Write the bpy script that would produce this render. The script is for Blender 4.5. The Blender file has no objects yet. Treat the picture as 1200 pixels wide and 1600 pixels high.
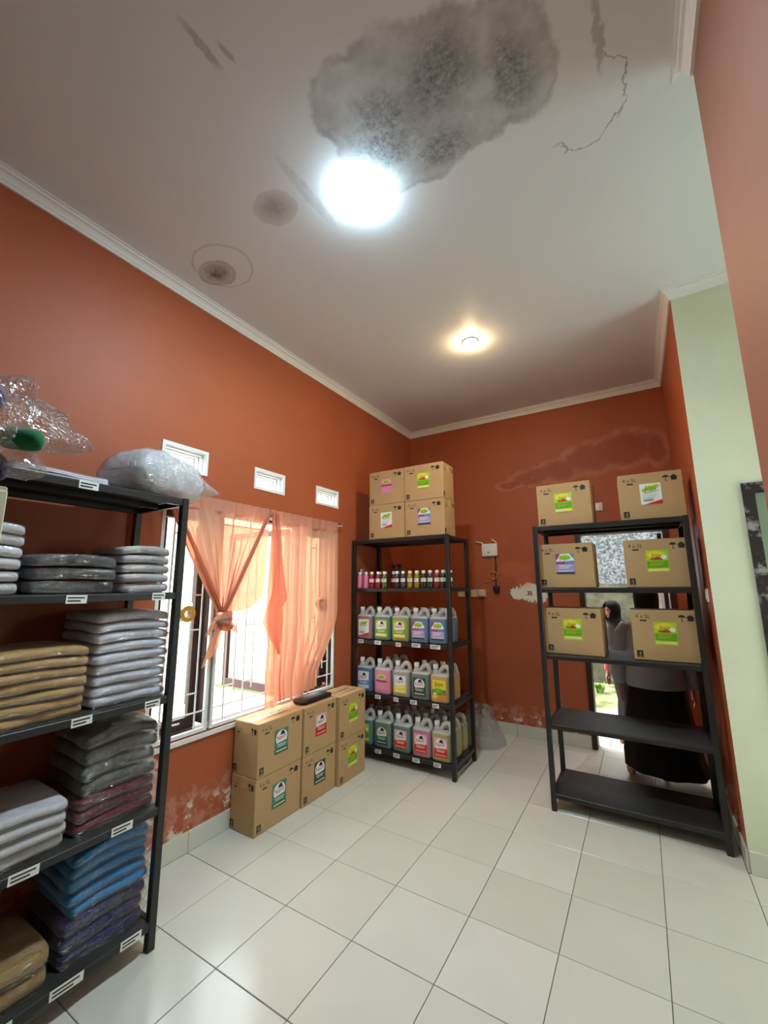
import bpy, bmesh, math, random
from mathutils import Vector, Matrix, noise
random.seed(7)
PI = math.pi; R90 = PI/2
scene = bpy.context.scene
C = scene.collection

# ------------------------------------------------------------------ camera
F_PX, YAW, PITCH, ROLL = 647.57, 0.5479, 0.1753, -0.0060
CAM = Vector((2.4524, -1.3524, 1.5547))
cam_d = bpy.data.cameras.new('camera'); cam = bpy.data.objects.new('camera', cam_d); C.objects.link(cam)
cam_d.sensor_fit = 'VERTICAL'; cam_d.sensor_height = 24.0; cam_d.lens = F_PX / 1600 * 24.0
cam_d.clip_start = 0.02
fw = Vector((-math.sin(YAW)*math.cos(PITCH), math.cos(YAW)*math.cos(PITCH), math.sin(PITCH)))
rt = Vector((math.cos(YAW), math.sin(YAW), 0)); up = rt.cross(fw)
r2 = math.cos(ROLL)*rt + math.sin(ROLL)*up; u2 = -math.sin(ROLL)*rt + math.cos(ROLL)*up
M3 = Matrix((r2, u2, -fw)).transposed()
cam.matrix_world = Matrix.Translation(CAM) @ M3.to_4x4()
scene.camera = cam
# ------------------------------------------------------------------ world, exposure
w = bpy.data.worlds.new('world'); scene.world = w; w.use_nodes = True
bg = w.node_tree.nodes['Background']; bg.inputs[0].default_value = (0.93, 0.97, 1.0, 1); bg.inputs[1].default_value = 8.0
vs = scene.view_settings; vs.view_transform = 'Standard'; vs.look = 'None'; vs.gamma = 1; vs.use_curve_mapping = False
vs.exposure = 0.30
LAMP_L = 640.0; LAMP_C = (0.64, 0.87, 1.0)
DOWN_L = 540.0; DOWN_C = (1.0, 0.70, 0.36)

# ------------------------------------------------------------------ helpers
def srgb(r, g, b):
    f = lambda c: (c/255/12.92) if c/255 <= 0.04045 else ((c/255+0.055)/1.055)**2.4
    return (f(r), f(g), f(b), 1)
MATS = {}
class NT:
    def __init__(s, name):
        m = bpy.data.materials.new(name); m.use_nodes = True; s.m = m; s.t = m.node_tree
        s.b = s.t.nodes['Principled BSDF']; s.out = s.t.nodes['Material Output']; MATS[name] = m
        s._co = None
    def n(s, typ, **kw):
        x = s.t.nodes.new(typ)
        for k, v in kw.items():
            if k.startswith('i_'):
                key = k[2:]; key = int(key) if key.isdigit() else key
                x.inputs[key].default_value = v
            else: setattr(x, k, v)
        return x
    def l(s, a, b): s.t.links.new(a, b)
    def co(s):
        if not s._co: s._co = s.n('ShaderNodeTexCoord')
        return s._co.outputs['Object']
    def noise(s, scale, detail=4, rough=.55, co=None, dist=0):
        x = s.n('ShaderNodeTexNoise'); x.inputs['Scale'].default_value = scale; x.inputs['Detail'].default_value = detail
        x.inputs['Roughness'].default_value = rough; x.inputs['Distortion'].default_value = dist
        s.l(co or s.co(), x.inputs['Vector']); return x
    def math(s, op, a, b=None, clamp=False):
        x = s.n('ShaderNodeMath', operation=op); x.use_clamp = clamp
        for i, v in enumerate((a, b)):
            if v is None: continue
            if isinstance(v, (int, float)): x.inputs[i].default_value = v
            else: s.l(v, x.inputs[i])
        return x.outputs[0]
    def rng(s, v, a, b, c=0., d=1., smooth=False):
        x = s.n('ShaderNodeMapRange'); x.clamp = True
        if smooth: x.interpolation_type = 'SMOOTHSTEP'
        s.l(v, x.inputs[0])
        for i, q in enumerate((a, b, c, d)): x.inputs[i+1].default_value = q
        return x.outputs[0]
    def mix(s, f, a, b, blend='MIX'):
        x = s.n('ShaderNodeMix', data_type='RGBA', blend_type=blend)
        if isinstance(f, (int, float)): x.inputs[0].default_value = f
        else: s.l(f, x.inputs[0])
        for i, v in ((6, a), (7, b)):
            if isinstance(v, tuple): x.inputs[i].default_value = v
            else: s.l(v, x.inputs[i])
        return x.outputs[2]
    def warp(s, scale, amp, co=None):
        nz = s.noise(scale, 3, co=co)
        sub = s.n('ShaderNodeVectorMath', operation='SUBTRACT'); s.l(nz.outputs['Color'], sub.inputs[0]); sub.inputs[1].default_value = (.5, .5, .5)
        sc = s.n('ShaderNodeVectorMath', operation='SCALE'); s.l(sub.outputs[0], sc.inputs[0]); sc.inputs['Scale'].default_value = amp
        ad = s.n('ShaderNodeVectorMath', operation='ADD'); s.l(sc.outputs[0], ad.inputs[0]); s.l(co or s.co(), ad.inputs[1])
        return ad.outputs[0]
    def blobs(s, co, items):
        """distance field: min over ellipses (centre, radii) of the normalised radius"""
        cur = None
        for c, r in items:
            sub = s.n('ShaderNodeVectorMath', operation='SUBTRACT'); s.l(co, sub.inputs[0]); sub.inputs[1].default_value = c
            mu = s.n('ShaderNodeVectorMath', operation='MULTIPLY'); s.l(sub.outputs[0], mu.inputs[0])
            mu.inputs[1].default_value = tuple(1/q if q else 0 for q in r)
            ln = s.n('ShaderNodeVectorMath', operation='LENGTH'); s.l(mu.outputs[0], ln.inputs[0])
            cur = ln.outputs['Value'] if cur is None else s.math('MINIMUM', cur, ln.outputs['Value'])
        return cur
    def color(s, c):
        if isinstance(c, tuple): s.b.inputs['Base Color'].default_value = c
        else: s.l(c, s.b.inputs['Base Color'])
    def bump(s, h, strength=.2, dist=.01):
        b = s.n('ShaderNodeBump'); b.inputs['Strength'].default_value = strength; b.inputs['Distance'].default_value = dist
        s.l(h, b.inputs['Height']); s.l(b.outputs[0], s.b.inputs['Normal']); return b
    def rough(s, r):
        if isinstance(r, (int, float)): s.b.inputs['Roughness'].default_value = r
        else: s.l(r, s.b.inputs['Roughness'])

def simple(name, col, rough=.6, var=.12, scale=8, bump=0, bscale=60, spec=.5, metal=0, bdist=.004):
    if name in MATS: return MATS[name]
    k = NT(name); nz = k.noise(scale)
    d = tuple(c*(1-var) for c in col[:3])+(1,); e = tuple(min(1, c*(1+var)) for c in col[:3])+(1,)
    k.color(k.mix(nz.outputs['Fac'], d, e)); k.rough(rough)
    k.b.inputs['Specular IOR Level'].default_value = spec; k.b.inputs['Metallic'].default_value = metal
    if bump: k.bump(k.noise(bscale, 5).outputs['Fac'], bump, bdist)
    return k.m

# ------------------------------------------------------------------ mesh builder
class MB:
    def __init__(s): s.v = []; s.f = []; s.mi = []
    def add(s, vs_, fs, mi=0):
        o = len(s.v); s.v += [tuple(p) for p in vs_]
        for f in fs: s.f.append(tuple(o+i for i in f)); s.mi.append(mi)
        return s
    def box(s, a, b, mi=0):
        x0, y0, z0 = a; x1, y1, z1 = b
        return s.add([(x0,y0,z0),(x1,y0,z0),(x1,y1,z0),(x0,y1,z0),(x0,y0,z1),(x1,y0,z1),(x1,y1,z1),(x0,y1,z1)],
                     [(0,3,2,1),(4,5,6,7),(0,1,5,4),(1,2,6,5),(2,3,7,6),(3,0,4,7)], mi)
    def bbox(s, a, b, bev=.004, mi=0, seg=1):
        bm = bmesh.new(); bmesh.ops.create_cube(bm, size=1)
        for v in bm.verts: v.co = Vector([(a[i]+b[i])/2 + v.co[i]*(b[i]-a[i]) for i in range(3)])
        bmesh.ops.bevel(bm, geom=bm.edges[:], offset=bev, segments=seg, affect='EDGES', profile=.5)
        bm.verts.index_update()
        s.add([v.co[:] for v in bm.verts], [[v.index for v in f.verts] for f in bm.faces], mi); bm.free(); return s
    def tube(s, pts, r, seg=8, mi=0, cap=True, flat=None):
        pts = [Vector(p) for p in pts]; n = len(pts); rings = []
        rs = r if isinstance(r, (list, tuple)) else [r]*n
        prev = None
        for i, p in enumerate(pts):
            t = (pts[min(i+1, n-1)]-pts[max(i-1, 0)]).normalized()
            ref = Vector((0,0,1)) if abs(t.z) < .9 else Vector((0,1,0))
            if prev is None: a = t.cross(ref).normalized()
            else:
                a = (prev - t*prev.dot(t)); a = a.normalized() if a.length > 1e-6 else t.cross(ref).normalized()
            prev = a; b = t.cross(a)
            fa, fb = flat if flat else (1, 1)
            rings.append([p + (a*math.cos(2*PI*k/seg)*fa + b*math.sin(2*PI*k/seg)*fb)*rs[i] for k in range(seg)])
        return s.loft(rings, mi, cap)
    def loft(s, rings, mi=0, cap=True, closed=True):
        n = len(rings[0]); vs_ = [p for r in rings for p in r]; fs = []
        for i in range(len(rings)-1):
            for k in range(n if closed else n-1):
                a = i*n+k; b = i*n+(k+1) % n; fs.append((a, b, b+n, a+n))
        if cap and closed: fs.append(tuple(range(n-1, -1, -1))); fs.append(tuple((len(rings)-1)*n+k for k in range(n)))
        return s.add(vs_, fs, mi)
    def lathe(s, prof, c=(0,0,0), seg=20, mi=0, axis='z', cap=True):
        rings = []
        for r, h in prof:
            ring = []
            for k in range(seg):
                x, y = r*math.cos(2*PI*k/seg), r*math.sin(2*PI*k/seg)
                p = {'z': (x, y, h), 'y': (x, h, -y), 'x': (h, x, y)}[axis]
                ring.append((c[0]+p[0], c[1]+p[1], c[2]+p[2]))
            rings.append(ring)
        return s.loft(rings, mi, cap)
    def grid(s, fn, nu, nv, mi=0):
        vs_ = [fn(i/nu, j/nv) for j in range(nv+1) for i in range(nu+1)]
        return s.add(vs_, [(j*(nu+1)+i, j*(nu+1)+i+1, (j+1)*(nu+1)+i+1, (j+1)*(nu+1)+i) for j in range(nv) for i in range(nu)], mi)
    def poly(s, pts, mi=0): return s.add(pts, [tuple(range(len(pts)))], mi)
    def mesh(s, name, mats, smooth=None):
        me = bpy.data.meshes.new(name); me.from_pydata(s.v, [], s.f)
        for m in (mats if isinstance(mats, (list, tuple)) else [mats]): me.materials.append(m if not isinstance(m, str) else MATS[m])
        me.polygons.foreach_set('material_index', s.mi)
        if smooth is not None:
            me.polygons.foreach_set('use_smooth', [True]*len(me.polygons)); me.update()
            if smooth < 180: me.set_sharp_from_angle(angle=math.radians(smooth))
        me.update(); return me
    def build(s, name, mats, parent=None, smooth=None, loc=None, rotz=0):
        return place(s.mesh(name, mats, smooth), name, parent, loc, rotz)
def place(me, name, parent=None, loc=None, rotz=0):
    o = bpy.data.objects.new(name, me); C.objects.link(o)
    if parent: o.parent = parent
    if loc: o.location = loc
    o.rotation_euler = (0, 0, rotz); return o
def empty(name, loc=(0,0,0), rotz=0, parent=None):
    o = bpy.data.objects.new(name, None); C.objects.link(o); o.location = loc; o.rotation_euler = (0,0,rotz); o.empty_display_size = .05
    if parent: o.parent = parent
    return o
def tag(o, label, cat, group=None):
    o['label'] = label; o['category'] = cat
    if group: o['group'] = group
    return o
def struct(o): o['kind'] = 'structure'; return o

_text = {}
def text_geo(t):
    """filled outline of a word, height 1, centred on x"""
    if t not in _text:
        cu = bpy.data.curves.new('t', 'FONT'); cu.body = t; cu.align_x = 'CENTER'; cu.resolution_u = 2
        ob = bpy.data.objects.new('t', cu); C.objects.link(ob)
        dg = bpy.context.evaluated_depsgraph_get(); me = bpy.data.meshes.new_from_object(ob.evaluated_get(dg))
        _text[t] = ([v.co.copy() for v in me.vertices], [tuple(p.vertices) for p in me.polygons])
        bpy.data.objects.remove(ob); bpy.data.curves.remove(cu); bpy.data.meshes.remove(me)
    return _text[t]
def put_text(mb, t, cx, cz, h, y, mi, sx=1., shear=0., rise=0.):
    vs_, fs = text_geo(t)
    mb.add([(cx+(v.x*sx+shear*v.y)*h, y, cz+v.y*h+rise*v.x*h) for v in vs_], fs, mi)
def put_disc(mb, cx, cz, rx, rz, y, mi, a0=0, a1=2*PI, n=20):
    mb.poly([(cx+rx*math.cos(a0+(a1-a0)*i/n), y, cz+rz*math.sin(a0+(a1-a0)*i/n)) for i in range(n if a1-a0 > 6.2 else n+1)], mi)
def put_rect(mb, x0, x1, z0, z1, y, mi): mb.poly([(x0,y,z0),(x1,y,z0),(x1,y,z1),(x0,y,z1)], mi)
def cellboxes(mb, us, vs_, holes, fn):
    for i in range(len(us)-1):
        for j in range(len(vs_)-1):
            cu, cv = (us[i]+us[i+1])/2, (vs_[j]+vs_[j+1])/2
            if any(h[0] < cu < h[1] and h[2] < cv < h[3] for h in holes): continue
            fn(mb, us[i], us[i+1], vs_[j], vs_[j+1])
def ordinal(i): return ['first','second','third','fourth','fifth','sixth','seventh','eighth','ninth','tenth','eleventh'][i]

# ------------------------------------------------------------------ geometry constants
XL, YB, XR, YC, YO = -0.007, 3.356, 2.811, 1.870, 0.362
ZC, ZK = 3.55, 3.48            # ceiling, cornice bottom
YF, XE = -3.2, 4.6             # wall behind the camera, end of the side passage
WT = 0.15

# ------------------------------------------------------------------ surface materials
def wall_paint(name, col, damp=None, patches=None):
    k = NT(name); co = k.co()
    big = k.noise(1.3, 4); fine = k.noise(26, 5)
    c = k.mix(k.rng(big.outputs['Fac'], .3, .7), tuple(q*.90 for q in col[:3])+(1,), tuple(min(1, q*1.08) for q in col[:3])+(1,))
    c = k.mix(k.math('MULTIPLY', fine.outputs['Fac'], .18), c, tuple(q*.75 for q in col[:3])+(1,))
    hgt = k.noise(140, 3).outputs['Fac']
    if damp:                                       # peeling, salt-bloomed paint with its own ragged outline
        wc = k.warp(7, .16); sep = k.n('ShaderNodeSeparateXYZ'); k.l(wc, sep.inputs[0])
        z = sep.outputs['Z']
        up_ = k.rng(z, damp-.07, damp, 1, 0, True)
        fl = k.noise(16, 6, .7)
        m1 = k.math('MULTIPLY', up_, k.rng(fl.outputs['Fac'], .46, .58))
        c = k.mix(k.math('MULTIPLY', m1, .55), c, srgb(196, 140, 122))
        m2 = k.math('MULTIPLY', k.rng(z, damp-.12, damp-.06, 1, 0), k.rng(k.noise(11, 5, .6).outputs['Fac'], .58, .62))
        c = k.mix(m2, c, srgb(214, 196, 180))
    if patches: c, hgt = patches(k, c, hgt)
    k.color(c); k.rough(.55); k.b.inputs['Specular IOR Level'].default_value = .35
    k.bump(hgt, .12, .004); return k.m
ORANGE = srgb(168, 86, 51)
def back_patches(k, c, hgt):
    wc = k.warp(6, .10)
    d = k.blobs(wc, [((1.28,YB,2.68),(.16,1,.055)),((1.52,YB,2.74),(.24,1,.10)),((1.80,YB,2.77),(.22,1,.13)),((2.12,YB,2.86),(.28,1,.17)),
                     ((2.45,YB,2.90),(.28,1,.20)),((2.70,YB,2.86),(.10,1,.18))])
    ring = k.math('MULTIPLY', k.rng(d, .62, .92), k.rng(d, .98, 1.30, 1, 0, True))
    fl = k.noise(22, 6, .7)
    ring = k.math('MULTIPLY', ring, k.rng(k.noise(9, 7, .75).outputs['Fac'], .36, .62))
    c = k.mix(k.math('MULTIPLY', k.rng(d, .8, 1.0, 1, 0), .55), c, srgb(138, 62, 40))
    c = k.mix(k.math('MULTIPLY', ring, .5), c, srgb(200, 138, 108))
    sp = k.noise(60, 3, .6)
    c = k.mix(k.math('MULTIPLY', k.rng(d, .7, .9, 1, 0), k.rng(sp.outputs['Fac'], .70, .73)), c, srgb(225, 195, 175))
    # bare plaster where a plate was torn off
    wc2 = k.warp(60, .05, k.warp(16, .05))
    d2 = k.blobs(wc2, [((1.29,YB,1.465),(.085,1,.065)),((1.42,YB,1.475),(.12,1,.10)),((1.52,YB,1.44),(.08,1,.075))])
    d2 = k.math('ADD', d2, k.rng(k.noise(38, 6, .8).outputs['Fac'], .25, .75, -.38, .38))
    c = k.mix(k.rng(d2, .97, 1.0, 1, 0), c, srgb(226, 222, 202))
    d3 = k.blobs(k.warp(9, .1), [((1.27,YB,1.72),(.22,1,.10)),((1.36,YB,1.60),(.1,1,.1))])
    c = k.mix(k.math('MULTIPLY', k.rng(d3, .6, 1.05, 1, 0), .35), c, srgb(214, 108, 70))
    return c, hgt
wall_paint('orange_wall', ORANGE, damp=.36)
wall_paint('orange_back_wall', ORANGE, damp=.33, patches=back_patches)
wall_paint('orange_plain_wall', srgb(152, 97, 76))
wall_paint('cream_wall', srgb(222, 224, 198))
simple('gloss_white', srgb(232, 232, 228), .45, .04, 14)
simple('skirting_tile', srgb(206, 204, 190), .25, .06, 3)

def ceiling_mat():
    k = NT('ceiling_paint'); co = k.co()
    base = srgb(202, 196, 192)
    big = k.noise(.9, 3)
    c = k.mix(big.outputs['Fac'], srgb(222, 228, 231), srgb(231, 237, 240))
    wc = k.warp(18, .05, k.warp(5.0, .12))
    d = k.blobs(wc, [((1.60,-.20,ZC),(.20,.17,9)),((1.62,.02,ZC),(.24,.22,9)),((1.78,-.14,ZC),(.26,.24,9)),((1.98,-.09,ZC),(.24,.22,9)),((2.16,-.05,ZC),(.22,.18,9)),((2.22,.07,ZC),(.16,.17,9)),((1.80,.12,ZC),(.20,.17,9)),((2.05,.11,ZC),(.19,.14,9)),((1.66,.16,ZC),(.13,.11,9))])
    body = k.rng(d, .88, 1.03, 1, 0, True); rim = k.math('MULTIPLY', k.math('MULTIPLY', k.rng(d, .72, .90, 0, 1, True), k.rng(d, .94, 1.04, 1, 0)), k.rng(k.noise(6, 4).outputs['Fac'], .38, .62))
    mot = k.noise(4.5, 5, .65); tone = k.rng(mot.outputs['Fac'], .32, .68, .12, .72)
    c = k.mix(k.math('MULTIPLY', body, tone), c, srgb(140, 142, 141))
    c = k.mix(k.math('MULTIPLY', rim, .40), c, srgb(118, 112, 104))
    sp = k.noise(70, 8, .85); sp2 = k.noise(20, 6, .75)
    core = k.blobs(wc, [((1.95,-.11,ZC),(.17,.17,9)),((2.21,.03,ZC),(.10,.18,9)),((1.63,.0,ZC),(.21,.18,9)),((1.70,-.10,ZC),(.16,.13,9)),((1.86,.15,ZC),(.17,.10,9))])
    core = k.rng(core, .25, 1.25, 1, 0, True)
    dk = k.math('ADD', k.rng(sp2.outputs['Fac'], .35, .65, 0, .45), k.rng(sp.outputs['Fac'], .40, .60, 0, .5))
    c = k.mix(k.math('MULTIPLY', core, dk), c, srgb(74, 78, 79))
    scar = k.blobs(k.warp(26, .02), [((1.175,.02,ZC),(.035,.26,9))]); sl = k.noise(1, 3, co=k.warp(3, .02)); sl.inputs['Scale'].default_value = 14
    c = k.mix(k.math('MULTIPLY', k.rng(scar, .7, 1.0, 1, 0), k.rng(sl.outputs['Fac'], .3, .7, .1, .4)), c, srgb(150, 152, 150))
    for cc_, rr_ in (((1.24,-.66,ZC), (.02,.10)), ((1.30,-.60,ZC), (.015,.05)), ((2.51,.08,ZC), (.02,.16))):
        e0 = k.blobs(k.warp(22, .05), [(cc_, (rr_[0], rr_[1], 9))]); c = k.mix(k.math('MULTIPLY', k.rng(e0, .5, 1.1, 1, 0, True), .45), c, srgb(126, 118, 112))
    # two small round mould spots
    for ctr, r, dark in (((.972,-.027,ZC), (.12,.10), .5), ((.30,.115,ZC), (.125,.10), .95)):
        wd = k.warp(9, .05)
        e = k.blobs(wd, [(ctr, (r[0], r[1], 9))])
        c = k.mix(k.math('MULTIPLY', k.rng(e, .75, 1.05, 1, 0, True), .36), c, srgb(140, 130, 116))
        c = k.mix(k.math('MULTIPLY', k.math('MULTIPLY', k.rng(e, .1, .95, 1, 0, True), k.rng(sp2.outputs['Fac'], .25, .6)), dark), c, srgb(58, 50, 40))
        ring = k.math('MULTIPLY', k.rng(e, .8, .97), k.rng(e, 1., 1.08, 1, 0))
        c = k.mix(k.math('MULTIPLY', ring, .4*dark), c, srgb(110, 95, 78))
    e = k.blobs(k.warp(9, .05), [((.38,.10,ZC), (.20,.17,9))])
    c = k.mix(k.math('MULTIPLY', k.math('MULTIPLY', k.rng(e, .93, .98), k.rng(e, .99, 1.04, 1, 0)), .3), c, srgb(120, 104, 88))
    # crack by the right wall
    cr = k.blobs(k.warp(12, .12), [((2.43,.30,ZC), (.16,.20,9))])
    sx = k.n('ShaderNodeSeparateXYZ'); k.l(co, sx.inputs[0])
    cm = k.math('MULTIPLY', k.math('MULTIPLY', k.rng(cr, .97, .99), k.rng(cr, 1.0, 1.025, 1, 0)), k.rng(k.math('ADD', sx.outputs['X'], k.math('MULTIPLY', sx.outputs['Y'], .8)), 2.62, 2.68))
    c = k.mix(k.math('MULTIPLY', cm, .6), c, srgb(96, 86, 76))
    k.color(c); k.rough(.42); k.b.inputs['Specular IOR Level'].default_value = .4
    k.bump(k.noise(30, 4).outputs['Fac'], .05, .004)
ceiling_mat()
def tile_mat():
    k = NT('floor_tile'); oi = k.n('ShaderNodeObjectInfo'); nz = k.noise(3, 3)
    c = k.mix(oi.outputs['Random'], srgb(206, 204, 190), srgb(216, 214, 202))
    c = k.mix(k.math('MULTIPLY', k.rng(nz.outputs['Fac'], .5, .8), .25), c, srgb(190, 188, 174))
    k.color(c); k.rough(.22); k.b.inputs['Specular IOR Level'].default_value = .5
    k.bump(k.noise(2.0, 2).outputs['Fac'], .03, .01)
tile_mat()
simple('grout', srgb(98, 94, 86), .9, .2, 20)

# ------------------------------------------------------------------ room shell
# floor: grout bed with every tile its own piece
TS = 0.4
fl = struct(MB().box((XL-WT, YF-WT, -.12), (XE+WT, YB+WT, -.006)).build('floor', 'grout'))
tile_me = {}
def tile(x0, x1, y0, y1, parent, z=0.0, name='floor_tile'):
    w_, d_ = round(x1-x0, 3), round(y1-y0, 3)
    if w_ < .01 or d_ < .01: return
    if (w_, d_) not in tile_me:
        g = .0016
        tile_me[(w_, d_)] = MB().bbox((-w_/2+g, -d_/2+g, -.009), (w_/2-g, d_/2-g, 0), .0018).mesh(name, 'floor_tile')
    place(tile_me[(w_, d_)], name, parent, ((x0+x1)/2, (y0+y1)/2, z+random.uniform(-.0004, .0004)))
nx, ny = 12, 17
for j in range(-8, 9):
    for i in range(0, 12):
        x0, x1, y0, y1 = i*TS, (i+1)*TS, j*TS, (j+1)*TS
        y1 = min(y1, YB); x1 = min(x1, XE)
        if x0 >= 2.79 and not (-.1 < y0 < 1.87 or -.1 < y1 < 1.87): continue
        if x0 >= 2.79:
            y0 = max(y0, YO); y1 = min(y1, YC)
        elif x1 > XR: x1 = XR
        tile(x0, x1, y0, y1, fl)
# doorway threshold tiles and the porch outside
DX0, DX1, DZ = 1.905, 2.715, 2.105
porch = struct(MB().box((.8, YB+WT, -.2), (4.2, 4.9, -.026)).build('floor_porch', 'grout'))
for i in range(2, 10):
    for j in range(4):
        y0 = YB+WT+.005+j*TS; y1 = min(y0+TS, 4.895)
        tile(i*TS+.04, (i+1)*TS+.04, y0, y1, porch, -.02)
tile(DX0, DX1-.4, YB, YB+WT, fl, 0); tile(DX1-.4, DX1, YB, YB+WT, fl, 0)

struct(MB().box((XL-WT, YF-WT, ZC), (XE+WT, YB+WT, ZC+.12)).build('ceiling', 'ceiling_paint'))
# left wall with the window opening and three vents
WY0, WY1, WZ0, WZ1 = .075, 1.80, .645, 2.10
VENTS = [(.045, .347), (.778, 1.076), (1.494, 1.802)]; VZ0, VZ1 = 2.305, 2.450
holes = [(WY0, WY1, WZ0, WZ1)] + [(a, b, VZ0, VZ1) for a, b in VENTS]
mb = MB()
us = sorted({YF-WT, YB+WT, WY0, WY1, *[q for v in VENTS for q in v]}); zs = [0, WZ0, WZ1, VZ0, VZ1, ZC]
cellboxes(mb, us, zs, holes, lambda m, a, b, c, d: m.box((XL-WT, a, c), (XL, b, d)))
wall_l = struct(mb.build('wall_left', 'orange_wall'))
# back wall with the doorway
mb = MB(); cellboxes(mb, [XL, DX0, DX1, XR+WT], [0, DZ, ZC], [(DX0, DX1, -1, DZ)], lambda m, a, b, c, d: m.box((a, YB, c), (b, YB+WT, d)))
wall_b = struct(mb.build('wall_back', 'orange_back_wall'))
# right wall beyond the passage, its cream return, and the near right wall
struct(MB().box((XR, YC, 0), (XR+WT, YB, ZC)).build('wall_right', ['orange_wall']))
CDX0, CDX1, CDZ = 3.035, 3.85, 2.115
mb = MB(); cellboxes(mb, [XR+.0005, CDX0, CDX1, XE], [0, CDZ, ZC], [(CDX0, CDX1, -1, CDZ)], lambda m, a, b, c, d: m.box((a, YC-.002, c), (b, YC+.12, d)))
wall_c = struct(mb.build('wall_passage', 'cream_wall'))
struct(MB().box((XR, YF, 0), (XR+WT, YO, ZC)).build('wall_near_right', 'orange_plain_wall'))
struct(MB().box((XR+WT, YO-.12, 0), (XE, YO, ZC)).build('wall_passage_near', 'cream_wall'))
mb = MB(); cellboxes(mb, [YO-.12, .55, 1.70, YC+.12], [0, .85, 2.15, ZC], [(.55, 1.70, .85, 2.15)], lambda m, a, b, c, d: m.box((XE, a, c), (XE+WT, b, d)))  # opening cut for the added daylight window
wall_e = struct(mb.build('wall_passage_end', 'cream_wall'))
struct(MB().box((XL, YF-WT, 0), (XR+WT, YF, ZC)).build('wall_rear', 'orange_plain_wall'))

# cornice: stepped plaster moulding swept along the walls
PROF = [(0, 0), (.012, 0), (.014, .014), (.020, .020), (.024, .034), (.034, .046), (.046, .050), (.048, .062), (.060, .064), (.060, .07), (0, .07)]
def cornice(name, a, b, inw, ext_a=0, ext_b=0, ragged=False):
    a, b, inw = Vector(a), Vector(b), Vector(inw); d = (b-a).normalized(); rings = []
    for p, e in ((a, ext_a), (b, ext_b)):
        ring = []
        for q, h in PROF:
            off = d*(e*q)
            if ragged and p is b: off = d*(.02*noise.noise(Vector((q*90, h*70, 3)))+(.055 if q > .05 else 0))
            ring.append(p + inw*q + off + Vector((0, 0, ZK+h)))
        rings.append(ring)
    return struct(MB().loft(rings).build(name, 'gloss_white'))
cornice('trim_1', (XL, YF, 0), (XL, YB, 0), (1, 0, 0), 0, -1)
cornice('trim_2', (XL, YB, 0), (XR, YB, 0), (0, -1, 0), 1, -1)
cornice('trim_3', (XR, YB, 0), (XR, YC, 0), (-1, 0, 0), 1, 1)
cornice('trim_4', (XR, YC-.002, 0), (XE, YC-.002, 0), (0, -1, 0), -1, 0)
cornice('trim_5', (XR, YF, 0), (XR, YO, 0), (-1, 0, 0), 0, 0, ragged=True)

# skirting tiles
sk_me = {}
def skirting(name, axis, fixed, inward, a, b, skip=()):
    root = struct(empty(name)); h = .115; t = .011
    q0 = math.floor(a/TS)*TS
    while q0 < b-1e-6:
        s0, s1 = max(q0, a), min(q0+TS, b); q0 += TS
        if any(k0-1e-6 <= s0 and s1 <= k1+1e-6 for k0, k1 in skip): continue
        L = round(s1-s0, 3)
        if L < .012: continue
        key = (axis, L, inward)
        if key not in sk_me:
            lo, hi = (0, t) if inward > 0 else (-t, 0)
            if axis == 'y': sk_me[key] = MB().bbox((lo, -L/2+.0012, .0006), (hi, L/2-.0012, h), .0015).mesh('skirting_tile', 'skirting_tile')
            else: sk_me[key] = MB().bbox((-L/2+.0012, lo, .0006), (L/2-.0012, hi, h), .0015).mesh('skirting_tile', 'skirting_tile')
        m = (s0+s1)/2
        place(sk_me[key], 'skirting_tile', root, (fixed, m, 0) if axis == 'y' else (m, fixed, 0))
    return root
skirting('baseboard_left', 'y', XL, 1, YF, YB)
skirting('baseboard_back', 'x', YB, -1, XL+.012, DX0)
skirting('baseboard_right', 'y', XR, -1, YC, YB)
skirting('baseboard_passage', 'x', YC-.002, -1, XR+.0005, CDX0)
skirting('baseboard_near_right', 'y', XR, -1, YF, YO)

# ------------------------------------------------------------------ ceiling lamps
def emit(name, col, L):
    k = NT(name); k.t.nodes.remove(k.b); e = k.n('ShaderNodeEmission'); e.inputs[0].default_value = (*col, 1); e.inputs[1].default_value = L
    k.l(e.outputs[0], k.out.inputs[0]); return k.m
emit('lamp_glow', LAMP_C, LAMP_L); emit('downlight_glow', DOWN_C, DOWN_L)
gx, gy, gr = 1.415, .146, .086
lamp = tag(empty('ceiling_lamp', (gx, gy, ZC)), 'glowing round white dome lamp on the ceiling beside the big mould stain', 'lamp')
MB().lathe([(gr*.86, 0), (gr*.9, -.003), (gr*.9, -.018), (gr*.86, -.0205)], seg=40).build('lamp_base', 'gloss_white', lamp, 40)
MB().lathe([(max(.001, gr*math.cos(t)), -.021-.010*math.sin(t)) for t in [PI/2*i/10 for i in range(11)]], seg=40).build('diffuser', 'lamp_glow', lamp, 180)
dx, dy = 1.430, 1.715
dl = tag(empty('ceiling_downlight', (dx, dy, ZC)), 'small warm glowing downlight with a white ring on the ceiling', 'lamp')
MB().lathe([(.050, -.001), (.050, -.006), (.054, -.008), (.062, -.006), (.066, -.002), (.066, 0)], seg=32, cap=False).build('ring', 'gloss_white', dl, 40)
MB().lathe([(.001, -.034), (.024, -.031), (.040, -.022), (.048, -.010), (.049, -.001)], seg=24).build('bulb', 'downlight_glow', dl, 180)

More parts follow.
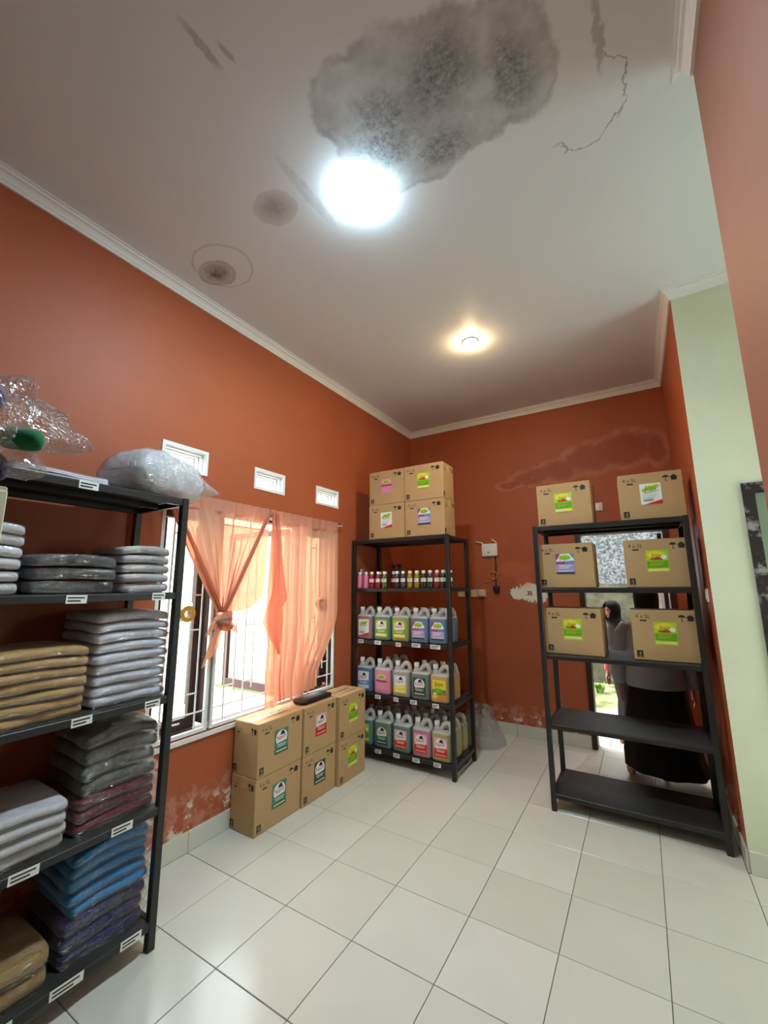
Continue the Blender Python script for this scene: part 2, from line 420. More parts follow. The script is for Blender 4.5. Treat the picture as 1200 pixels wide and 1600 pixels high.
# ------------------------------------------------------------------ object materials
simple('rack_black', srgb(30, 29, 28), .42, .25, 22, .1, 120)
simple('rack_panel', srgb(46, 45, 43), .5, .3, 9, .1, 80)
simple('paper_white', srgb(226, 226, 222), .6, .03, 10)
simple('ink_black', srgb(34, 28, 24), .7, .1)
simple('ink_grey', srgb(120, 120, 120), .7, .1)
simple('cardboard', srgb(186, 150, 104), .75, .06, 5, .12, 180)
simple('cardboard_tape', srgb(196, 164, 116), .3, .05, 6)
simple('brown_wood', srgb(58, 30, 26), .45, .2, 12)
simple('white_metal', srgb(226, 226, 222), .35, .04)
simple('black_plastic', srgb(18, 17, 18), .45, .15)
simple('white_plastic', srgb(232, 230, 222), .4, .03)
simple('cap_white', srgb(236, 234, 228), .4, .03)

# ------------------------------------------------------------------ window
win = struct(empty('window_1', (0, 0, 0)))
fx0, fx1 = XL-.13, XL-.035
mb = MB(); ft = .045
for y0, y1, z0, z1 in ((WY0, WY1, WZ0, WZ0+.014), (WY0, WY1, WZ1-ft, WZ1), (WY0, WY0+ft, WZ0+ft, WZ1-ft), (WY1-ft, WY1, WZ0+ft, WZ1-ft)): mb.box((fx0, y0, z0), (fx1, y1, z1))
mb.build('window_frame', 'brown_wood', win)
for ym in (.50, 1.355): MB().bbox((fx0, ym-.035, WZ0+ft), (fx1, ym+.035, WZ1-ft), .004).build('mullion', 'brown_wood', win)
kg = NT('clear_glass'); gb = kg.n('ShaderNodeBsdfGlossy'); gb.inputs['Roughness'].default_value = .02
tr = kg.n('ShaderNodeBsdfTransparent'); tr.inputs[0].default_value = (.93, .97, .95, 1); lw_ = kg.n('ShaderNodeLayerWeight'); lw_.inputs[0].default_value = .5; frs = kg.math('ADD', kg.math('MULTIPLY', kg.math('POWER', lw_.outputs['Facing'], 5.0), .9), .04)
mx = kg.n('ShaderNodeMixShader'); kg.l(frs, mx.inputs[0]); kg.l(tr.outputs[0], mx.inputs[1]); kg.l(gb.outputs[0], mx.inputs[2]); kg.l(mx.outputs[0], kg.out.inputs[0])
# awning sashes pushed open at the bottom
for a, b in ((WY0+ft, .465), (.535, 1.32), (1.39, WY1-ft)):
    top = WZ1-ft-.004; H = top-(WZ0+.014)-.004
    hw = (b-a)/2-.004
    s = empty('window_sash', (fx0+.03, (a+b)/2, top), 0, win)
    if b-a > .6: s.location = (fx0-.01-hw, b+.012, top); s.rotation_euler = (0, 0, R90)
    st = .05; mb = MB()
    mb.bbox((-.036, -hw, -H), (0, -hw+st, 0), .003); mb.bbox((-.036, hw-st, -H), (0, hw, 0), .003)
    mb.bbox((-.036, -hw+st, -H), (0, hw-st, -H+st+.02), .003); mb.bbox((-.036, -hw+st, -st), (0, hw-st, 0), .003)
    mb.build('sash_frame', 'brown_wood', s)
    MB().box((-.021, -hw+st-.003, -H+st+.017), (-.016, hw-st+.003, -st+.003)).build('pane', 'clear_glass', s)
    MB().tube([(.0, 0, -H+.05), (.03, 0, -H+.055), (.05, .012, -H+.06), (.05, .03, -H+.06)], .006, 6).build('handle', 'white_metal', s)
MB().tube([(fx0+.02, .36, WZ0+.06), (fx0-.16, .33, WZ0+.21)], .006, 6).build('stay_arm', 'white_metal', win)
MB().box((XL-.03, WY0-.01, WZ0-.028), (XL+.012, WY1+.01, WZ0-.002)).build('window_sill', 'white_metal', win)
# three white security grilles in the plane of the wall
gxp = XL-.018
def bar(mb, y0, z0, y1, z1, r=.0055): mb.tube([(gxp, y0, z0), (gxp, y1, z1)], r, 6)
for a, b in ((WY0+.006, .487), (.507, 1.345), (1.365, WY1-.006)):
    g = empty('grille', (0, 0, 0), 0, win); mb = MB(); t = .021; z0, z1 = WZ0+.006, WZ1-.006
    for q in ((a, a+t, z0, z1), (b-t, b, z0, z1), (a+t, b-t, z0, z0+t), (a+t, b-t, z1-t, z1)): mb.box((gxp-.012, q[0], q[2]), (gxp+.012, q[1], q[3]))
    mb.build('grille_frame', 'white_metal', g)
    mb = MB(); n = 2 if b-a < .5 else 3
    for zr in (.772, 1.985): bar(mb, a+t, zr, b-t, zr)
    mb.build('grille_rail', 'white_metal', g)
    if n == 2: full = [(a+.092, -1), (b-.085, 1)]; shorts = [(a+.165, a+.092), (b-.158, b-.085)]
    else:
        full = [(a+.105, 0), (a+.265, 0), (b-.265, 0), (b-.10, 0)]; shorts = [(a+.183, a+.105), (a+.341, a+.265), (b-.341, b-.265), (b-.183, b-.10)]
    for y, _ in full:
        m = MB(); bar(m, y, z0+t, y, z1-t); m.build('grille_bar', 'white_metal', g)
    for ys, yf in shorts:
        for za, zb in ((.84, 1.33), (1.45, 1.94)):
            m = MB(); bar(m, ys, za, ys, zb); m.build('grille_bar', 'white_metal', g)
            m = MB(); bar(m, ys, za+.05, yf, za+.05); bar(m, ys, zb-.05, yf, zb-.05); m.build('grille_link', 'white_metal', g)
# vents: stepped white recesses
for i, (a, b) in enumerate(VENTS):
    v = empty('vent_frame', (XL, (a+b)/2, VZ0)); mb = MB(); hw, hh = (b-a)/2, VZ1-VZ0
    for q in range(4):
        o0 = q*.009-.006 if q else -.012; o1 = (q+1)*.009; x1 = .006-q*.033; x0 = x1-.034
        for y0, y1, z0, z1 in ((-hw+o0, hw-o0, o0, o1), (-hw+o0, hw-o0, hh-o1, hh-o0), (-hw+o0, -hw+o1, o1, hh-o1), (hw-o1, hw-o0, o1, hh-o1)): mb.box((x0, y0, z0), (x1, y1, z1))
    mb.build('stepped_frame', 'gloss_white', v)
    tag(v, ['white stepped wall vent above the plastic wrapped pillow', 'white stepped wall vent above the middle of the curtained window', 'white stepped wall vent above the curtain end by the shelf corner'][i], 'vent', 'vents above the window')

added_win = struct(empty('added_window', (XE+.05, 0, 0))); mb = MB()  # unseen window, added to bring daylight onto towel fronts and cream wall
for q in ((.55, .60, .85, 2.15), (1.65, 1.70, .85, 2.15), (.60, 1.65, .85, .90), (.60, 1.65, 2.10, 2.15), (1.10, 1.15, .90, 2.10)): mb.box((0, q[0], q[2]), (.06, q[1], q[3]))
mb.build('window_frame', 'brown_wood', added_win)
for a, b in ((.60, 1.10), (1.15, 1.65)): MB().box((.025, a-.004, .896), (.031, b+.004, 2.104)).build('pane', 'clear_glass', added_win)
# ------------------------------------------------------------------ back door, passage door
door = struct(empty('door_1')); mb = MB(); jw = .048
mb.box((DX0, YB-.012, 0), (DX0+jw, YB+WT-.02, DZ)); mb.box((DX1-jw, YB-.012, 0), (DX1, YB+WT-.02, DZ)); mb.box((DX0+jw, YB-.012, DZ-jw), (DX1-jw, YB+WT-.02, DZ))
mb.build('door_frame', 'brown_wood', door)
leaf = MB().bbox((DX1-jw-.04, YB+WT+.02, .01), (DX1-jw, YB+WT+.76, DZ-jw-.01), .003).build('door_leaf', 'brown_wood', door)
mb = MB(); mb.tube([(DX1-jw-.05, YB+WT+.70, 1.0), (DX1-jw-.085, YB+WT+.70, 1.0), (DX1-jw-.09, YB+WT+.58, 1.0)], .009, 8); mb.build('door_handle', 'white_metal', leaf)
kf = NT('scuffed_black'); nz = kf.noise(9, 6, .7)
kf.color(kf.mix(kf.rng(nz.outputs['Fac'], .56, .66), srgb(38, 26, 26), srgb(150, 146, 142))); kf.rough(.5)
simple('pale_green_panel', srgb(150, 168, 148), .5, .05)
door2 = struct(empty('door_2')); mb = MB(); y0 = YC-.016
mb.box((CDX0-.012, y0, 0), (CDX0+.045, YC+.12, CDZ+.035)); mb.box((CDX1-.045, y0, 0), (CDX1+.012, YC+.12, CDZ+.035)); mb.box((CDX0+.045, y0, CDZ-.02), (CDX1-.045, YC+.12, CDZ+.035))
mb.build('door_frame', 'scuffed_black', door2)
MB().bbox((CDX0+.047, YC+.035, .008), (CDX1-.047, YC+.075, CDZ-.022), .003).build('door_leaf', 'pale_green_panel', door2)

# ------------------------------------------------------------------ outdoors
kgw = NT('grass_ground'); n1 = kgw.noise(14, 6, .7); n2 = kgw.noise(1.2, 3)
cc = kgw.mix(n1.outputs['Fac'], srgb(50, 64, 22), srgb(108, 122, 52)); cc = kgw.mix(kgw.rng(n2.outputs['Fac'], .45, .6), cc, srgb(168, 160, 128)); kgw.color(cc); kgw.rough(.9)
kgw.bump(n1.outputs['Fac'], .8, .03)
kst = NT('rough_stucco'); n1 = kst.noise(22, 6, .8); kst.color(kst.mix(kst.rng(n1.outputs['Fac'], .42, .58), srgb(40, 44, 46), srgb(112, 118, 118))); kst.rough(.9); kst.bump(n1.outputs['Fac'], 1.0, .03)
kms = NT('mossy_concrete'); n1 = kms.noise(3, 6, .7); kms.color(kms.mix(kms.rng(n1.outputs['Fac'], .35, .65), srgb(40, 42, 28), srgb(82, 82, 62))); kms.rough(.9)
struct(MB().box((-14, YB+WT+.0, -.30), (14, 20, -.10)).build('ground', 'grass_ground'))
simple('pale_yard', srgb(214, 212, 200), .9, .12, 6)
struct(MB().box((-14, -14, -.30), (XL-WT, YB+WT, -.11)).build('ground_side_yard', 'pale_yard'))
yw = MB().box((-4.2, -9, -.12), (-4.0, 12, 2.7)).build('wall_yard', simple('yard_wall_white', srgb(235, 234, 228), .9, .05)); struct(yw)
gw = struct(MB().box((.2, 6.9, -.12), (9, 7.1, 1.56)).build('wall_garden', 'mossy_concrete'))
MB().box((.2, 6.92, 1.56), (9, 7.12, 4.6)).build('wall_garden_top', 'rough_stucco', gw)
# leafy weeds along the foot of the garden wall
simple('leaf_green', srgb(92, 128, 42), .6, .3, 20)
def weed(loc, h, n, label):
    mb = MB()
    for i in range(n):
        a = random.uniform(0, 2*PI); L = h*random.uniform(.6, 1.1); wd = .035*random.uniform(.7, 1.3); lean = random.uniform(.2, .7)
        d = Vector((math.cos(a), math.sin(a), 0)); sd = Vector((-d.y, d.x, 0)); base = d*random.uniform(0, .05)
        p = lambda t: base + d*(lean*L*t*t) + Vector((0, 0, L*(t-.25*t*t)))
        vs_ = []
        for t, q in ((0, .3), (.35, 1), (.7, .8), (1, .05)): vs_ += [p(t)-sd*wd*q, p(t)+sd*wd*q]
        mb.add(vs_, [(0,1,3,2),(2,3,5,4),(4,5,7,6)])
    return tag(mb.build('weed', 'leaf_green', None, 180, loc), label, 'weed', 'weeds at the foot of the garden wall')
for x, y, h, n, lab in ((1.45, 6.55, .30, 20, 'tall leafy green weed at the foot of the mossy garden wall'), (1.75, 6.15, .20, 14, 'small leafy green weed on the grass in front of the taller weeds'),
                        (2.02, 6.60, .25, 16, 'bushy green weed at the garden wall under the pale pipe')): weed((x, y, -.10), h, n, lab)
tag(MB().tube([(1.4, 6.86, 1.50), (2.0, 6.86, 1.47), (2.6, 6.86, 1.40)], .02, 8).build('wall_pipe', 'white_plastic', None, 180), 'pale pipe running along the mossy garden wall', 'pipe')

# ------------------------------------------------------------------ printed labels
PAL = dict(white=(236,236,230), lime=(178,214,44), green=(110,172,40), dkgreen=(52,112,60), forest=(44,74,54), yellow=(232,216,60), red=(206,44,42), rose=(232,170,176),
           pink=(226,140,164), plum=(158,70,130), lilac=(176,158,208), blue=(104,140,196), sky=(196,220,232), navy=(36,40,86), script=(186,52,62), jojo=(70,112,40), grey=(150,152,150),
           dark=(46,44,40), orange=(232,128,50), kraft=(186,150,104), peach=(238,190,150), teal=(70,130,110), olive=(120,140,60), tanink=(128,100,62))
for k_, v_ in PAL.items(): simple('print_'+k_, srgb(*v_), .35, .05, 12)
class LB(MB):
    def __init__(s): super().__init__(); s.names = []; s.y = 0.0
    def c(s, n):
        if n not in s.names: s.names.append(n)
        return s.names.index(n)
    def up(s): s.y -= .00035; return s.y
    def rect(s, x0, x1, z0, z1, n): put_rect(s, x0, x1, z0, z1, s.up(), s.c(n))
    def disc(s, cx, cz, rx, rz, n, a0=0, a1=2*PI): put_disc(s, cx, cz, rx, rz, s.up(), s.c(n), a0, a1)
    def pol(s, pts, n): y = s.up(); s.poly([(x, y, z) for x, z in pts], s.c(n))
    def txt(s, t, cx, cz, h, n, **kw): put_text(s, t, cx, cz, h, s.up(), s.c(n), **kw)
    def fin(s, name): return s.mesh(name, ['print_'+n for n in s.names])
def lines(b, x0, x1, zs_, h, n):
    for i, z in enumerate(zs_): b.rect(x0+(x1-x0)*.06*(i % 2), x1-(x1-x0)*.1*((i*7) % 3), z, z+h, n)
LABELS = {}
def label(kind):
    """label mesh, 1 wide by 1.22 tall, centred, facing -y (scaled when placed)"""
    if kind in LABELS: return LABELS[kind]
    b = LB(); W, H = .5, .61
    if kind == 'lime':
        b.rect(-W, W, -H, H, 'lime'); b.rect(-W*.96, W*.96, -H*.62, .02, 'green'); b.rect(-W*.96, W*.96, -H*.96, -H*.66, 'yellow'); b.disc(-.05, .36, .4, .2, 'yellow')
        b.txt('Jojo', -.02, .18, .36, 'jojo', sx=.9, shear=.2); b.disc(-.02, .11, .34, .05, 'red'); b.disc(.30, .21, .13, .12, 'white'); b.disc(.02, .17, .09, .04, 'dark', 0, PI)
        lines(b, -.36, .3, (-.05, -.16, -.24), .03, 'lime'); lines(b, -.4, .4, (-.52,), .05, 'white')
    elif kind == 'white':
        b.rect(-W, W, -H, H, 'white'); b.pol([(-W*.7, -H), (W, -H), (W, -H*.6)], 'red'); b.disc(-.3, .22, .12, .1, 'lime'); b.disc(.28, .44, .14, .09, 'lime'); b.disc(0, .33, .28, .14, 'lime')
        b.txt('Jojo', 0, .23, .36, 'jojo', sx=1., shear=.25, rise=.12); b.txt('Laundri', .02, .06, .24, 'grey', sx=.9, shear=.2, rise=.1)
        lines(b, -.38, .3, (-.1, -.18, -.25), .03, 'sky'); lines(b, -.38, .1, (-.36, -.42), .04, 'grey')
    elif kind == 'purple':
        b.rect(-W, W, -H, H, 'lilac'); b.pol([(-W, H), (-W*.45, H), (-W, .15)], 'plum'); b.pol([(-W*.45, H), (W*.5, H), (W, .28), (W, .18), (-W, .12), (-W, .16)], 'white')
        b.pol([(W*.5, H), (W, H), (W, .28)], 'blue'); b.disc(0, .38, .34, .16, 'lime'); b.txt('Jojo', 0, .26, .34, 'jojo', sx=1., shear=.25)
        b.rect(-W, W, -.02, .14, 'plum'); b.rect(0, W, -.02, .14, 'blue'); lines(b, -.36, .36, (-.12, -.2, -.28), .035, 'white'); b.rect(-W, W, -H, -H*.86, 'navy'); lines(b, -.4, .4, (-.48,), .06, 'sky')
    elif kind == 'pink':
        b.rect(-W, W, -H, H, 'pink'); b.disc(0, .34, .38, .2, 'peach'); b.disc(-.02, .36, .24, .13, 'lime'); b.txt('Jojo', 0, .25, .32, 'jojo', shear=.25); b.rect(-W*.95, W*.95, -.02, .12, 'plum')
        lines(b, -.38, .34, (-.14, -.23, -.32, -.42, -.5), .035, 'rose')
    elif kind == 'orange':
        b.rect(-W, W, -H, H, 'yellow'); b.rect(-W, W, -H*.62, -.02, 'dkgreen'); b.disc(-.1, -.12, .34, .2, 'green'); b.disc(.25, -.22, .22, .14, 'olive'); b.pol([(-W*.3, -H*.7), (W, -H*.5), (W, -H), (-W*.3, -H)], 'orange')
        b.txt('Jojo', 0, .22, .42, 'dark', shear=.1); b.rect(-.42, -.22, -.36, -.24, 'white')
    else:
        top, mid, bot, txt = {'nauli_green': ('sky', 'teal', 'dkgreen', 'script'), 'nauli_red': ('rose', 'red', 'red', 'script'), 'nauli_dark': ('sky', 'forest', 'forest', 'script'),
                              'nauli_lime': ('lime', 'green', 'yellow', 'script'), 'nauli_yellow': ('sky', 'yellow', 'yellow', 'script'), 'nauli_blue': ('sky', 'blue', 'sky', 'script'),
                              'nauli_moss': ('olive', 'dkgreen', 'forest', 'script')}[kind]
        b.rect(-W, W, -H, H, top if kind not in ('nauli_dark', 'nauli_green') else mid); b.disc(0, .16, .42, .40, 'white'); b.rect(-W, W, -H, -.10, mid); b.pol([(-W, -.10), (W, -.10), (W, -.02), (-W*.2, -.06)], mid)
        b.rect(-W, W, -H, -H*.62, bot); b.disc(.06, .33, .15, .19, 'navy', -.15, PI+.15)
        b.txt('Nauli', -.02, .09, .34, txt, sx=.95, rise=.1); lines(b, -.34, .34, (-.18, -.27), .035, 'white'); lines(b, -.4, .4, (-.5,), .05, 'peach' if mid == 'red' else 'white')
    LABELS[kind] = b.fin('label'); return LABELS[kind]
def stick(kind, parent, x, y, z, w_, h_=None):
    o = place(label(kind), 'label', parent, (x, y, z)); o.scale = (w_, 1, (h_ or w_*1.22)/1.22); return o

# ------------------------------------------------------------------ cartons
def marks(w_, h_):
    """three separate prints: quantity, handling symbols, number square"""
    k = min(1, w_/.4); a, b, c = LB(), LB(), LB()
    a.txt('4 x 5L', -w_/2+.075*k, h_-.055, .036*k, 'dark'); a.rect(-w_/2+.055*k, -w_/2+.095*k, h_-.076, h_-.066, 'dark')
    ux, uz = w_/2-.10*k, h_-.045
    b.disc(ux, uz, .020*k, .016, 'dark', 0, PI); b.rect(ux-.002, ux+.002, uz-.024, uz, 'dark'); b.rect(ux-.002, ux+.008, uz-.027, uz-.023, 'dark')
    hx = w_/2-.052*k
    b.pol([(hx-.026*k, uz-.002), (hx+.026*k, uz-.002), (hx, uz+.018)], 'dark'); b.rect(hx-.017*k, hx+.017*k, uz-.022, uz, 'dark')
    qx, qz = -w_/2+.037*k, .038
    c.rect(qx-.018, qx+.018, qz-.022, qz+.024, 'dark'); c.txt('4', qx, qz-.008, .036, 'kraft'); c.rect(qx-.012, qx+.012, qz-.018, qz-.013, 'kraft')
    return [q.fin(n) for q, n in ((a, 'printed_quantity'), (b, 'printed_symbols'), (c, 'printed_number'))]
carton_me = {}
def carton(w_, d_, h_, kind, loc, rotz, label_, group, side=None, top_print=False):
    key = (w_, d_, h_)
    if key not in carton_me:
        mb = MB().bbox((-w_/2, 0, 0), (w_/2, d_, h_), .0035)
        m = mb.mesh('carton', 'cardboard')
        t = MB()                                           # flap seam and tape along the top
        t.box((-w_/2+.004, d_/2-.024, h_), (w_/2-.004, d_/2+.024, h_+.0006)); t.box((-w_/2-.0006, d_/2-.024, h_-.07), (-w_/2, d_/2+.024, h_-.004)); t.box((w_/2, d_/2-.024, h_-.07), (w_/2+.0006, d_/2+.024, h_-.004))
        b1 = marks(w_, h_); sb = marks(d_, h_)
        lps = []
        for (cx, cz, L, s_) in ((-.02, .02, .26, .042), (.05, -.045, .16, .02), (-.09, -.05, .09, .02), (-.05, .068, .2, .012)):
            n = int(L/s_/.8); lp = LB()
            for i in range(n):
                u = cx-L/2+i*L/n; lp.rect(u, u+L/n*.62, cz-s_/2, cz-s_/2+s_*(.55+.45*((i*5) % 3)/2), 'tanink')
            lps.append(lp.fin('printed_line'))
        carton_me[key] = (m, t.mesh('packing_tape', 'cardboard_tape'), b1, sb, lps)
    m, t, b1, sb, tp = carton_me[key]
    o = place(m, 'carton', None, loc, rotz); tag(o, label_, 'box', group)
    place(t, 'packing_tape', o)
    for q in b1: place(q, q.name.split('.')[0], o, (0, -.0002, 0))
    if side is not None:
        for q in sb: place(q, q.name.split('.')[0], o, (side*(w_/2+.0002), d_/2, 0), side*PI/2)
    if top_print:
        for q in tp: s_ = place(q, 'printed_line', o, (0, d_/2, h_+.0008)); s_.rotation_euler = (-PI/2, 0, 0)
    if kind: stick(kind, o, -.01*w_+.004, -.0012, h_*.54, .128, .150)
    return o
gF = 'cartons stacked under the window'
R90 = PI/2
def floor_box(y0, y1, xf, z, kind, lab, **kw):
    return carton(round(y1-y0-.004, 3), .232, .331, kind, (xf, (y0+y1)/2, z), R90, lab, gF, **kw)
floor_box(.692, 1.112, .236, .0, 'nauli_green', 'cardboard carton on the floor with green label, under the carton with exposed end', side=-1)
floor_box(1.114, 1.494, .250, .0, 'nauli_dark', 'cardboard carton with dark green label, on the floor under the red labelled one')
floor_box(1.498, 1.868, .282, .0, 'lime', 'cardboard carton with lime label on the floor, beside the jerrycan rack')
floor_box(.694, 1.114, .238, .3325, 'nauli_green', 'upper cardboard carton with green label and printed lid, nearest the towel rack', side=-1, top_print=True)
floor_box(1.116, 1.496, .252, .3325, 'nauli_red', 'upper cardboard carton with red label under the flat black pouch', top_print=True)
floor_box(1.500, 1.870, .284, .3325, 'lime', 'upper cardboard carton with lime label beside the jerrycan rack', top_print=True)
gM = 'cartons on top of the jerrycan rack'; gR = 'cartons on the rack by the door'
ZS = [.12, .575, 1.05, 1.53, 2.0]                     # shelf heights
carton(.40, .25, .338, 'white', (.395, 2.062, ZS[4]+.0), 0, 'lower carton with white and red label, atop the jerrycan rack', gM)
carton(.40, .25, .338, 'purple', (.803, 2.062, ZS[4]), 0, 'lower carton with blue and purple label, atop the jerrycan rack', gM, side=1)
carton(.40, .25, .338, 'pink', (.398, 2.064, ZS[4]+.3395), 0, 'upper carton with pink label, atop the jerrycan rack', gM)
carton(.40, .25, .338, 'lime', (.802, 2.060, ZS[4]+.3395), 0, 'upper carton with lime label, atop the jerrycan rack', gM, side=1)
RB = [(1.998, 4, 'lime', -.03, 'carton with lime label on the top shelf beside the white labelled carton'), (2.570, 4, 'white', .05, 'carton with white label and red corner on the top shelf by the passage'),
      (1.975, 3, 'purple', -.02, 'carton with purple and blue label, one shelf below the top, near the doorway'), (2.562, 3, 'lime', .01, 'carton with tilted lime label beside the purple labelled carton'),
      (1.990, 2, 'lime', -.05, 'carton with creased lime label, on the middle shelf in front of a veiled face'), (2.560, 2, 'lime', .01, 'carton with lime label on the middle shelf, in front of the grey shirt')]
for cx, lv, kind, rz, lab in RB: carton(.388, .25, .330, kind, (cx, 2.055, ZS[lv]), rz, lab, gR)

# ------------------------------------------------------------------ racks
def rack(name, w_, d_, loc, rotz, label_, tags_, tag_faces=True):
    """front faces -y; origin at the front left foot"""
    root = tag(empty(name, loc, rotz), label_, 'shelf rack'); p = .034
    pm = MB().bbox((0, 0, 0), (p, p, 2.002), .003).mesh('post', 'rack_black')
    for x in (0, w_-p):
        for y in (0, d_-p): place(pm, 'post', root, (x, y, 0))
    mb = MB(); mb.box((p, .004, -.006), (w_-p, d_-.004, -.002)); panel = mb.mesh('shelf_panel', 'rack_panel')
    fr_ = MB()
    for q in ((p, w_-p, .002, .028), (p, w_-p, d_-.028, d_-.002)): fr_.bbox((q[0], q[2], -.036), (q[1], q[3], -.0062), .002)
    fr_.bbox((.004, p, -.036), (.028, d_-p, -.0062), .002); fr_.bbox((w_-.028, p, -.036), (w_-.004, d_-p, -.0062), .002); fr_.bbox((p, d_/2-.012, -.032), (w_-p, d_/2+.012, -.0062), .002)
    frm = fr_.mesh('shelf_rail', 'rack_black')
    tb = LB(); tb.rect(-.5, .5, -.5, .5, 'white'); tb.rect(-.42, .38, .08, .26, 'dark'); tb.rect(-.42, .2, -.28, -.10, 'dark'); tm = tb.fin('price_tag')
    for i, z in enumerate(ZS):
        s_ = place(panel, 'shelf', root, (0, 0, z)); place(frm, 'shelf_rail', s_)
        for x, tw in tags_.get(i, ()):
            t = place(tm, 'price_tag', s_, (x, -.0002, -.020+random.uniform(-.004, .002))); t.scale = (tw, 1, .034); t.rotation_euler = (0, random.uniform(-.03, .03), 0)
    return root
MX, MY = .005, 2.04
rack('jerrycan_rack', 1.035, .505, (MX, MY, 0), 0, 'black metal shelf rack with coloured jerrycans and small bottles in the corner',
     {2: [(.11, .062), (.30, .07), (.52, .055), (.70, .085), (.885, .095)], 1: [(.30, .06), (.49, .05), (.665, .065), (.875, .06)], 0: [(.30, .065), (.49, .062), (.68, .068), (.875, .066)]})
rack('carton_rack', .992, .47, (1.768, 1.99, 0), 0, 'black metal shelf rack with cartons and two bare shelves before the doorway', {})
LX, LY = .492, -.078                                  # towel rack: long side along the left wall, front faces +x
rack('towel_rack', 1.02, .47, (LX, LY-1.02, 0), R90, 'black metal shelf rack full of wrapped towels by the window wall',
     {4: [(.555, .075)], 3: [(.56, .075), (.90, .062)], 2: [(.63, .075), (.915, .07)], 1: [(.50, .09), (.83, .085)], 0: [(.47, .10), (.68, .11), (.91, .085)]})

# ------------------------------------------------------------------ jerrycans
def can_mat(name, col):
    k = NT('can_'+name); sx = k.n('ShaderNodeSeparateXYZ'); k.l(k.co(), sx.inputs[0])
    f = k.rng(sx.outputs['Z'], .214, .218)
    c = k.mix(f, srgb(*col), srgb(208, 206, 196)); nz = k.noise(5, 2); c = k.mix(k.math('MULTIPLY', nz.outputs['Fac'], .2), c, srgb(*[q*.7 for q in col]))
    k.color(c); k.rough(.38)
    t = k.n('ShaderNodeBsdfTranslucent'); k.l(c, t.inputs[0]); m = k.n('ShaderNodeMixShader'); m.inputs[0].default_value = .2
    k.l(k.b.outputs[0], m.inputs[1]); k.l(t.outputs[0], m.inputs[2]); k.l(m.outputs[0], k.out.inputs[0]); return k.m
CANC = dict(mauve=(168,112,128), green=(84,138,116), olive=(156,156,92), blue=(88,124,158), steelblue=(74,102,148), pink=(232,140,164), grey=(160,158,144), slate=(102,114,122), orange=(214,166,98),
            teal=(84,128,130), sage=(100,126,114), seagreen=(84,132,112), violet=(184,124,158), chartreuse=(176,172,104))
for k_, v_ in CANC.items(): can_mat(k_, tuple(q*.82+194*.18 for q in v_))
def rrect(hx, hy, z, n=6, r=.5, cx=0, cy=0):
    rr = min(hx, hy)*r; pts = []
    for (sx_, sy_, a0) in ((1,1,0), (-1,1,PI/2), (-1,-1,PI), (1,-1,1.5*PI)):
        for i in range(n): a = a0+PI/2*i/(n-1); pts.append((cx+sx_*(hx-rr)+rr*math.cos(a), cy+sy_*(hy-rr)+rr*math.sin(a), z))
    return pts
cb = MB()
cb.loft([rrect(.080,.052,0), rrect(.091,.062,.008), rrect(.094,.065,.02), rrect(.094,.065,.205), rrect(.090,.061,.219), rrect(.078,.050,.229), rrect(.05,.03,.233)])
cb.lathe([(.036,.205), (.034,.228), (.026,.252), (.0205,.262), (.0205,.278)], (-.056, 0, 0), 16)
hp = []
for t_ in range(13):
    a = t_/12
    P0, P1, P2, P3 = Vector((.074,0,.205)), Vector((.088,0,.315)), Vector((.015,0,.31)), Vector((-.022,0,.222))
    hp.append(P0*(1-a)**3+P1*3*a*(1-a)**2+P2*3*a*a*(1-a)+P3*a**3)
cb.tube(hp, [.022]+[.0185]*11+[.024], 10, flat=(1.15, .85))
cap_b = MB(); cap_b.lathe([(.0235,.266), (.0245,.270), (.0245,.296), (.022,.301), (.001,.301)], (-.056, 0, 0), 18)
can_me = {n: cb.mesh('jerrycan', 'can_'+n, 50) for n in CANC}; cap_me = cap_b.mesh('cap', 'cap_white', 40)
def jerrycan(col, kind, x, y, z, lab, rz=0):
    o = place(can_me[col], 'jerrycan', None, (x, y, z), rz); tag(o, lab, 'jerrycan', 'jerrycans on the corner rack'); o.scale = (.945, .945, 1); place(cap_me, 'cap', o)
    if kind: stick(kind, o, 0, -.0657, .112, .128, .148)
    return o
LVN = {2: 'middle', 1: 'second lowest', 0: 'lowest'}
FRONT = {2: [('mauve','white','white and red'), ('green','nauli_lime','lime'), ('olive','nauli_lime','lime'), ('blue','purple','purple'), ('blue','purple','purple')],
         1: [('steelblue','nauli_blue','pale blue'), ('pink','pink','pink'), ('grey','nauli_yellow','yellow and white'), ('slate','nauli_dark','dark green'), ('orange','orange','vegetable')],
         0: [('teal','lime','lime'), ('sage','nauli_moss','green'), ('seagreen','nauli_red','red'), ('violet','nauli_red','red'), ('chartreuse','nauli_red','red')]}
XS = [.137, .333, .528, .722, .9075]
NICE = dict(steelblue='dark blue', seagreen='sea green', chartreuse='yellow green')
for lv, row in FRONT.items():
    for i, (col, kind, lc) in enumerate(row):
        nm = NICE.get(col, col); x = XS[i]+random.uniform(-.002, .002)
        extra = '' if (lv, i) not in ((2, 3), (2, 4)) else (', beside the olive one' if i == 3 else ', at the open end')
        jerrycan(col, kind, x, 2.118, ZS[lv]-.0018, f'{nm} jerrycan with {lc} label in front on the {LVN[lv]} shelf{extra}', random.uniform(-.012, .012))
BACK = {2: [(0, 1, 'mauve'), (1, 1, 'green'), (2, 1, 'olive'), (3, 1, 'blue'), (4, 1, 'blue')], 1: [(1, 1, 'steelblue'), (1, 2, 'pink'), (3, 1, 'slate'), (4, 1, 'orange')],
        0: [(i, 1, FRONT[0][i][0]) for i in range(5)]+[(i, 2, FRONT[0][i][0]) for i in range(5)]}
